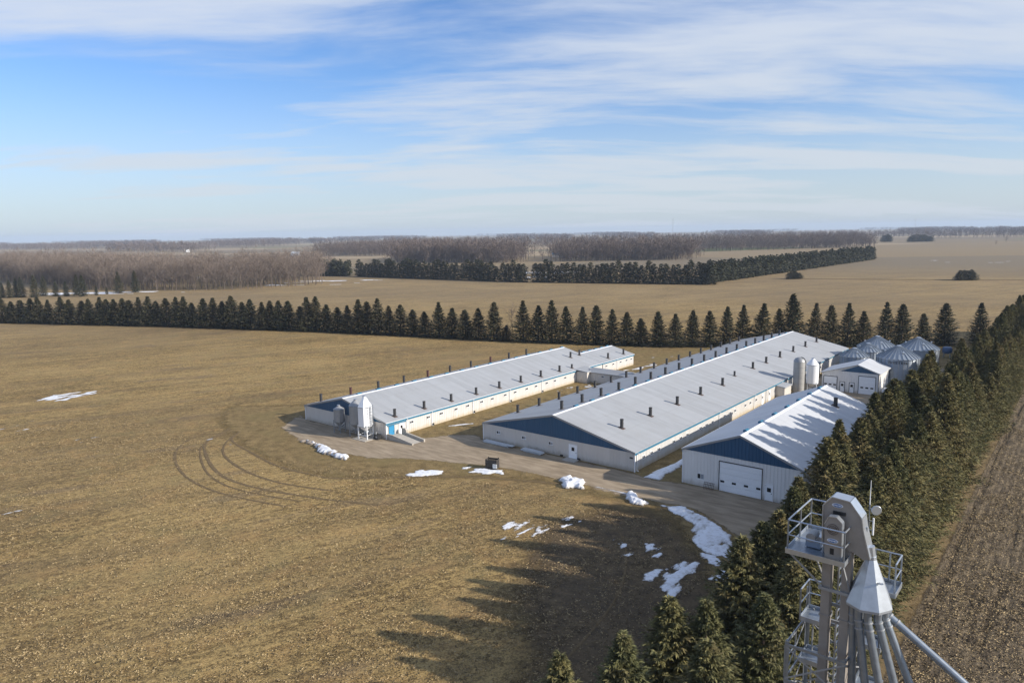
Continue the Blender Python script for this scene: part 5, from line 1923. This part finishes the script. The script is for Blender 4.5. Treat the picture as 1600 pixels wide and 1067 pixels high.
bare_me = []
for k in range(6):
    v, f = bare_np(400 + k, 22.0, 22, 5, 4, 1.7, 0.035)
    bare_me.append(np_mesh('bare_tree', v, f, 'twigs'))
EDGE = np.array([(-520, 664), (-489, 647), (-434, 616), (-345, 544), (-275, 487), (-238, 479), (-208, 473), (-174, 471), (-157, 495), (-133, 511)], float)
seg = np.linalg.norm(np.diff(EDGE, axis=0), axis=1)
cum = np.concatenate([[0], np.cumsum(seg)])


def edge_at(s_):
    i = min(np.searchsorted(cum, s_, side='right') - 1, len(seg) - 1)
    return EDGE[i] + (EDGE[i + 1] - EDGE[i]) * (s_ - cum[i]) / seg[i]


nt_ = 0
for row in range(3):
    s_ = 1.0 + row * 1.7
    while s_ < cum[-1] and nt_ < 240:
        p = edge_at(s_) + np.array([rng.uniform(-1.5, 1.5), row * 7.0 + rng.uniform(-2.5, 2.5)])
        o = link('bare_tree', random.choice(bare_me), None, (p[0], p[1], 0), random.uniform(0, 6.28))
        k_ = random.uniform(0.70, 1.05)
        o.scale = (k_ * random.uniform(0.9, 1.15), k_ * random.uniform(0.9, 1.15), k_)
        tag(o, 'leafless grey brown tree along the front edge of the left woodland', 'tree', 'front trees of the left woodland')
        nt_ += 1
        s_ += random.uniform(4.5, 7.5)
lite_bare = [bare_np(430 + k, 22.0, 12, 3, 3, 2.6, 0.085) for k in range(4)]
far_bare = [bare_np(450 + k, 22.0, 10, 3, 3, 3.2, 0.17, 0.40, 0.10) for k in range(4)]
vfar_bare = [bare_np(470 + k, 21.0, 6, 2, 2, 5.0, 0.45, 0.42, 0.08) for k in range(3)]

pts = []
for _ in range(1500):
    s_ = rng.uniform(0, cum[-1])
    dp = rng.uniform(20, 150)
    p = edge_at(s_) + np.array([-0.35 * dp * rng.uniform(0.4, 1.0), dp])
    pts.append(p)
mass('woodland', 'leafless grey brown woodland filling in behind its front trees on the left', 'woodland', pts, lite_bare, 'twigs', [rng.uniform(0.72, 1.05) for _ in pts])


def wood(label, quad, n, parts, lo, hi, mat='twigs_far', name='far_woodland'):
    q = np.array(quad, float)
    pts = []
    for _ in range(n):
        u, v = rng.random(), rng.random()
        v = v ** 1.2
        pts.append(rng.normal(0, 9, 2) + q[0] * (1 - u) * (1 - v) + q[1] * u * (1 - v) + q[2] * u * v + q[3] * (1 - u) * v)
    mass(name, label, 'woodland', pts, parts, mat, [min(hi, max(0.45, rng.normal((lo + hi) / 2 - 0.06, 0.15))) for _ in pts])


wood('brown wood behind the left section of the far evergreen row', [(-139, 885), (-1, 826), (20, 1000), (-160, 1080)], 950, far_bare, 0.75, 1.1)
wood('brown wood behind the right section of the far evergreen row', [(57, 838), (204, 832), (250, 1000), (60, 1030)], 850, far_bare, 0.75, 1.05)
wood('dark wood left of the brown wood, farther back', [(-345, 1240), (-190, 1160), (-40, 1500), (-280, 1620)], 800, far_bare, 0.7, 1.05)
wood('wood in the right distance beyond the evergreen row', [(314, 1130), (616, 1230), (680, 1450), (330, 1380)], 900, far_bare, 0.75, 1.05)
wood('narrow wood far left, beside a white farmhouse', [(-1093, 1965), (-790, 1778), (-780, 1950), (-1100, 2150)], 420, vfar_bare, 0.75, 1.1)
wood('wood strip far off, left of centre', [(-1120, 2575), (-815, 2430), (-780, 2700), (-1120, 2850)], 420, vfar_bare, 0.75, 1.1)
wood('wood strip at the far left edge', [(-2100, 2860), (-1484, 2450), (-1500, 2750), (-2150, 3150)], 520, vfar_bare, 0.75, 1.1)
wood('wood behind the brown woods in the middle distance', [(-320, 1800), (420, 1700), (480, 2000), (-330, 2150)], 800, vfar_bare, 0.75, 1.1)
wood('long wood strip far behind the right field', [(520, 2100), (1900, 2500), (1950, 2750), (540, 2350)], 900, vfar_bare, 0.7, 1.05)
wood('wood strip on the right horizon', [(1100, 1900), (1700, 1950), (1750, 2050), (1120, 2000)], 320, vfar_bare, 0.6, 0.95)
hz = []
for ring in (3400, 4300, 5600, 7200, 9300):
    for k in range(9):
        a0 = R(-42 + 84 * (k + rng.random() * 0.6) / 9)
        wd_ = rng.uniform(0.03, 0.10)
        r0 = ring * rng.uniform(0.94, 1.06)
        for _ in range(int(110 * wd_ / 0.06)):
            a_ = a0 + rng.uniform(0, wd_)
            q = r0 + rng.uniform(0, 140)
            hz.append((q * math.sin(a_), q * math.cos(a_)))
big = [(v * np.array([2.2, 2.2, 1.0]), f) for v, f in vfar_bare]
mass('horizon_woods', 'hazy woods strung along the horizon', 'woodland', hz, big, 'twigs_far', [rng.uniform(0.75, 1.15) for _ in hz])

# lone trees and bushes
o = link('bare_tree', bare_me[1], None, (0.3, 229.2, 0), 0.4)
o.scale = (0.46, 0.46, 0.46)
tag(o, 'small leafless tree standing in the spruce row behind the barns', 'tree')


def bush(label, x, y, wdt, hgt, n=5):
    e = thing('evergreen_bush', label, 'bush', (x, y, 0))
    for k in range(n):
        u = (k + 0.5) / n - 0.5
        c = link('crown', random.choice(far_me), e, (u * wdt * 0.8, random.uniform(-1.2, 1.2), 0), random.uniform(0, 6))
        hh = hgt * (1 - 1.4 * u * u) * random.uniform(0.85, 1.1)
        c.scale = (wdt / n / 3.2 * 1.2, wdt / n / 3.2 * 1.2, hh / 13.0)
    return e


bush('low rounded evergreen clump at the end of the field line', 190.7, 488, 11.5, 5.4, 5)
bush('spiky evergreen clump alone in the right field', 283.7, 452, 15.0, 7.0, 6)
bush('evergreen clump far out in the right field', 836, 1622, 24, 17, 4)
bush('wide dark evergreen clump far out beside a bare tree', 885, 1575, 62, 16, 10)
for x, y, s_, lab in ((873, 1570, 1.1, 'lone leafless tree beside the wide far evergreen clump'), (942, 1386, 0.75, 'lone leafless tree far out in the right field'), (815, 1224, 0.35, 'very small lone tree far out in the right field')):
    o = link('bare_tree', bare_me[3], None, (x, y, 0), 1.0)
    o.scale = (s_ * 1.2, s_ * 1.2, s_)
    tag(o, lab, 'tree')


# ------------------------------------------------------------------ far farmsteads and masts
def far_house(label, x, y, wx, wy, h, rise, rz, wallm='white_trim', roofm='roof'):
    g = thing('farm_building', label, 'building', (x, y, 0), rz)
    MB().prism([(-wx / 2, -wy / 2, 0), (wx / 2, -wy / 2, 0), (wx / 2, -wy / 2, h), (0, -wy / 2, h + rise), (-wx / 2, -wy / 2, h)], (0, wy, 0)).build('wall', wallm, g)
    for s_ in (-1, 1):
        MB().prism([(s_ * (wx / 2 + 0.4), -wy / 2 - 0.4, h - 0.1), (0, -wy / 2 - 0.4, h + rise + 0.05), (0, -wy / 2 - 0.4, h + rise + 0.3), (s_ * (wx / 2 + 0.4), -wy / 2 - 0.4, h + 0.15)], (0, wy + 0.8, 0)).build('roof', roofm, g)
    MB().box(wx / 2 - 0.01, wx / 2 + 0.06, -1.2, 1.2, 0, h * 0.7).build('door', 'dark_glass', g)
    MB().box(-1.0, 1.0, -wy / 2 - 0.06, -wy / 2 + 0.01, h * 0.35, h * 0.75).build('window', 'dark_glass', g)
    return g


far_house('white farm building beyond the left woodland', -372, 1265, 9, 15, 4.5, 2.5, R(70), 'white_trim', 'roof_white')
far_house('white farmhouse at the end of a far left wood', -780, 1765, 8, 9, 4, 2.5, R(30), 'white_trim', 'roof_white')
far_house('long white shed behind the far left farmhouse', -1255, 2790, 14, 34, 6, 3, R(80), 'white_trim', 'roof_white')
far_house('long low white roofed shed right of the brown woods', 372, 1370, 14, 32, 4.5, 3.0, R(80), 'wall_grey', 'roof_white')
far_house('dull green roofed shed between the brown woods', 64, 985, 9, 15, 4, 2, R(80), 'wall_grey', 'blue_trim')
for k, (x, y, wx) in enumerate(((400, 2600, 12), (455, 2640, 16), (500, 2620, 12))):
    far_house(('left', 'middle', 'right')[k] + ' of three pale buildings in the hazy hamlet on the horizon', x, y, wx, 18, 7, 3, R(60 + 20 * k), 'white_trim', 'roof_white')


def mast(label, x, y, h):
    g = thing('radio_mast', label, 'mast', (x, y, 0))
    m = MB()
    cs_ = [(0.7 * math.cos(R(a)), 0.7 * math.sin(R(a))) for a in (90, 210, 330)]
    for c in cs_:
        m.bar((c[0], c[1], 0), (c[0], c[1], h), 0.22)
    z = 0
    while z < h - 2:
        for k in range(3):
            p, q = cs_[k], cs_[(k + 1) % 3]
            m.bar((p[0], p[1], z), (q[0], q[1], z + 2), 0.12)
        z += 2
    m.build('lattice', 'galv_dull', g)
    for a in (90, 210, 330):
        for f_ in (0.55, 0.95):
            MB().tube((0.7 * math.cos(R(a)), 0.7 * math.sin(R(a)), h * f_), (h * 0.5 * math.cos(R(a)), h * 0.5 * math.sin(R(a)), 0), 0.04, 4).build('guy_wire', 'galv_dull', g)
    MB().tube((0, 0, h), (0, 0, h + 4), 0.1, 6).build('antenna', 'galv_dull', g)


mast('thin guyed radio mast on the horizon right of centre', 700, 3150, 84)
mast('thin guyed radio mast on the horizon at the right', 2020, 3650, 70)

# ------------------------------------------------------------------ haze
m = MB()
m.box(-11500, 11500, -11500, 11500, -1.0, 92.0)
hm = bpy.data.materials.new('pale_haze')
hm.use_nodes = True
hn = hm.node_tree.nodes
for nd in list(hn):
    if nd.type != 'OUTPUT_MATERIAL':
        hn.remove(nd)
pv = hn.new('ShaderNodeVolumePrincipled')
pv.inputs['Color'].default_value = (0.66, 0.80, 1.0, 1)
pv.inputs['Density'].default_value = 0.00010
pv.inputs['Anisotropy'].default_value = 0.0
hm.node_tree.links.new(pv.outputs[0], [nd for nd in hn if nd.type == 'OUTPUT_MATERIAL'][0].inputs['Volume'])
tag(m.build('haze', hm), 'thin blue winter haze lying over the whole plain', 'haze', None, 'stuff')
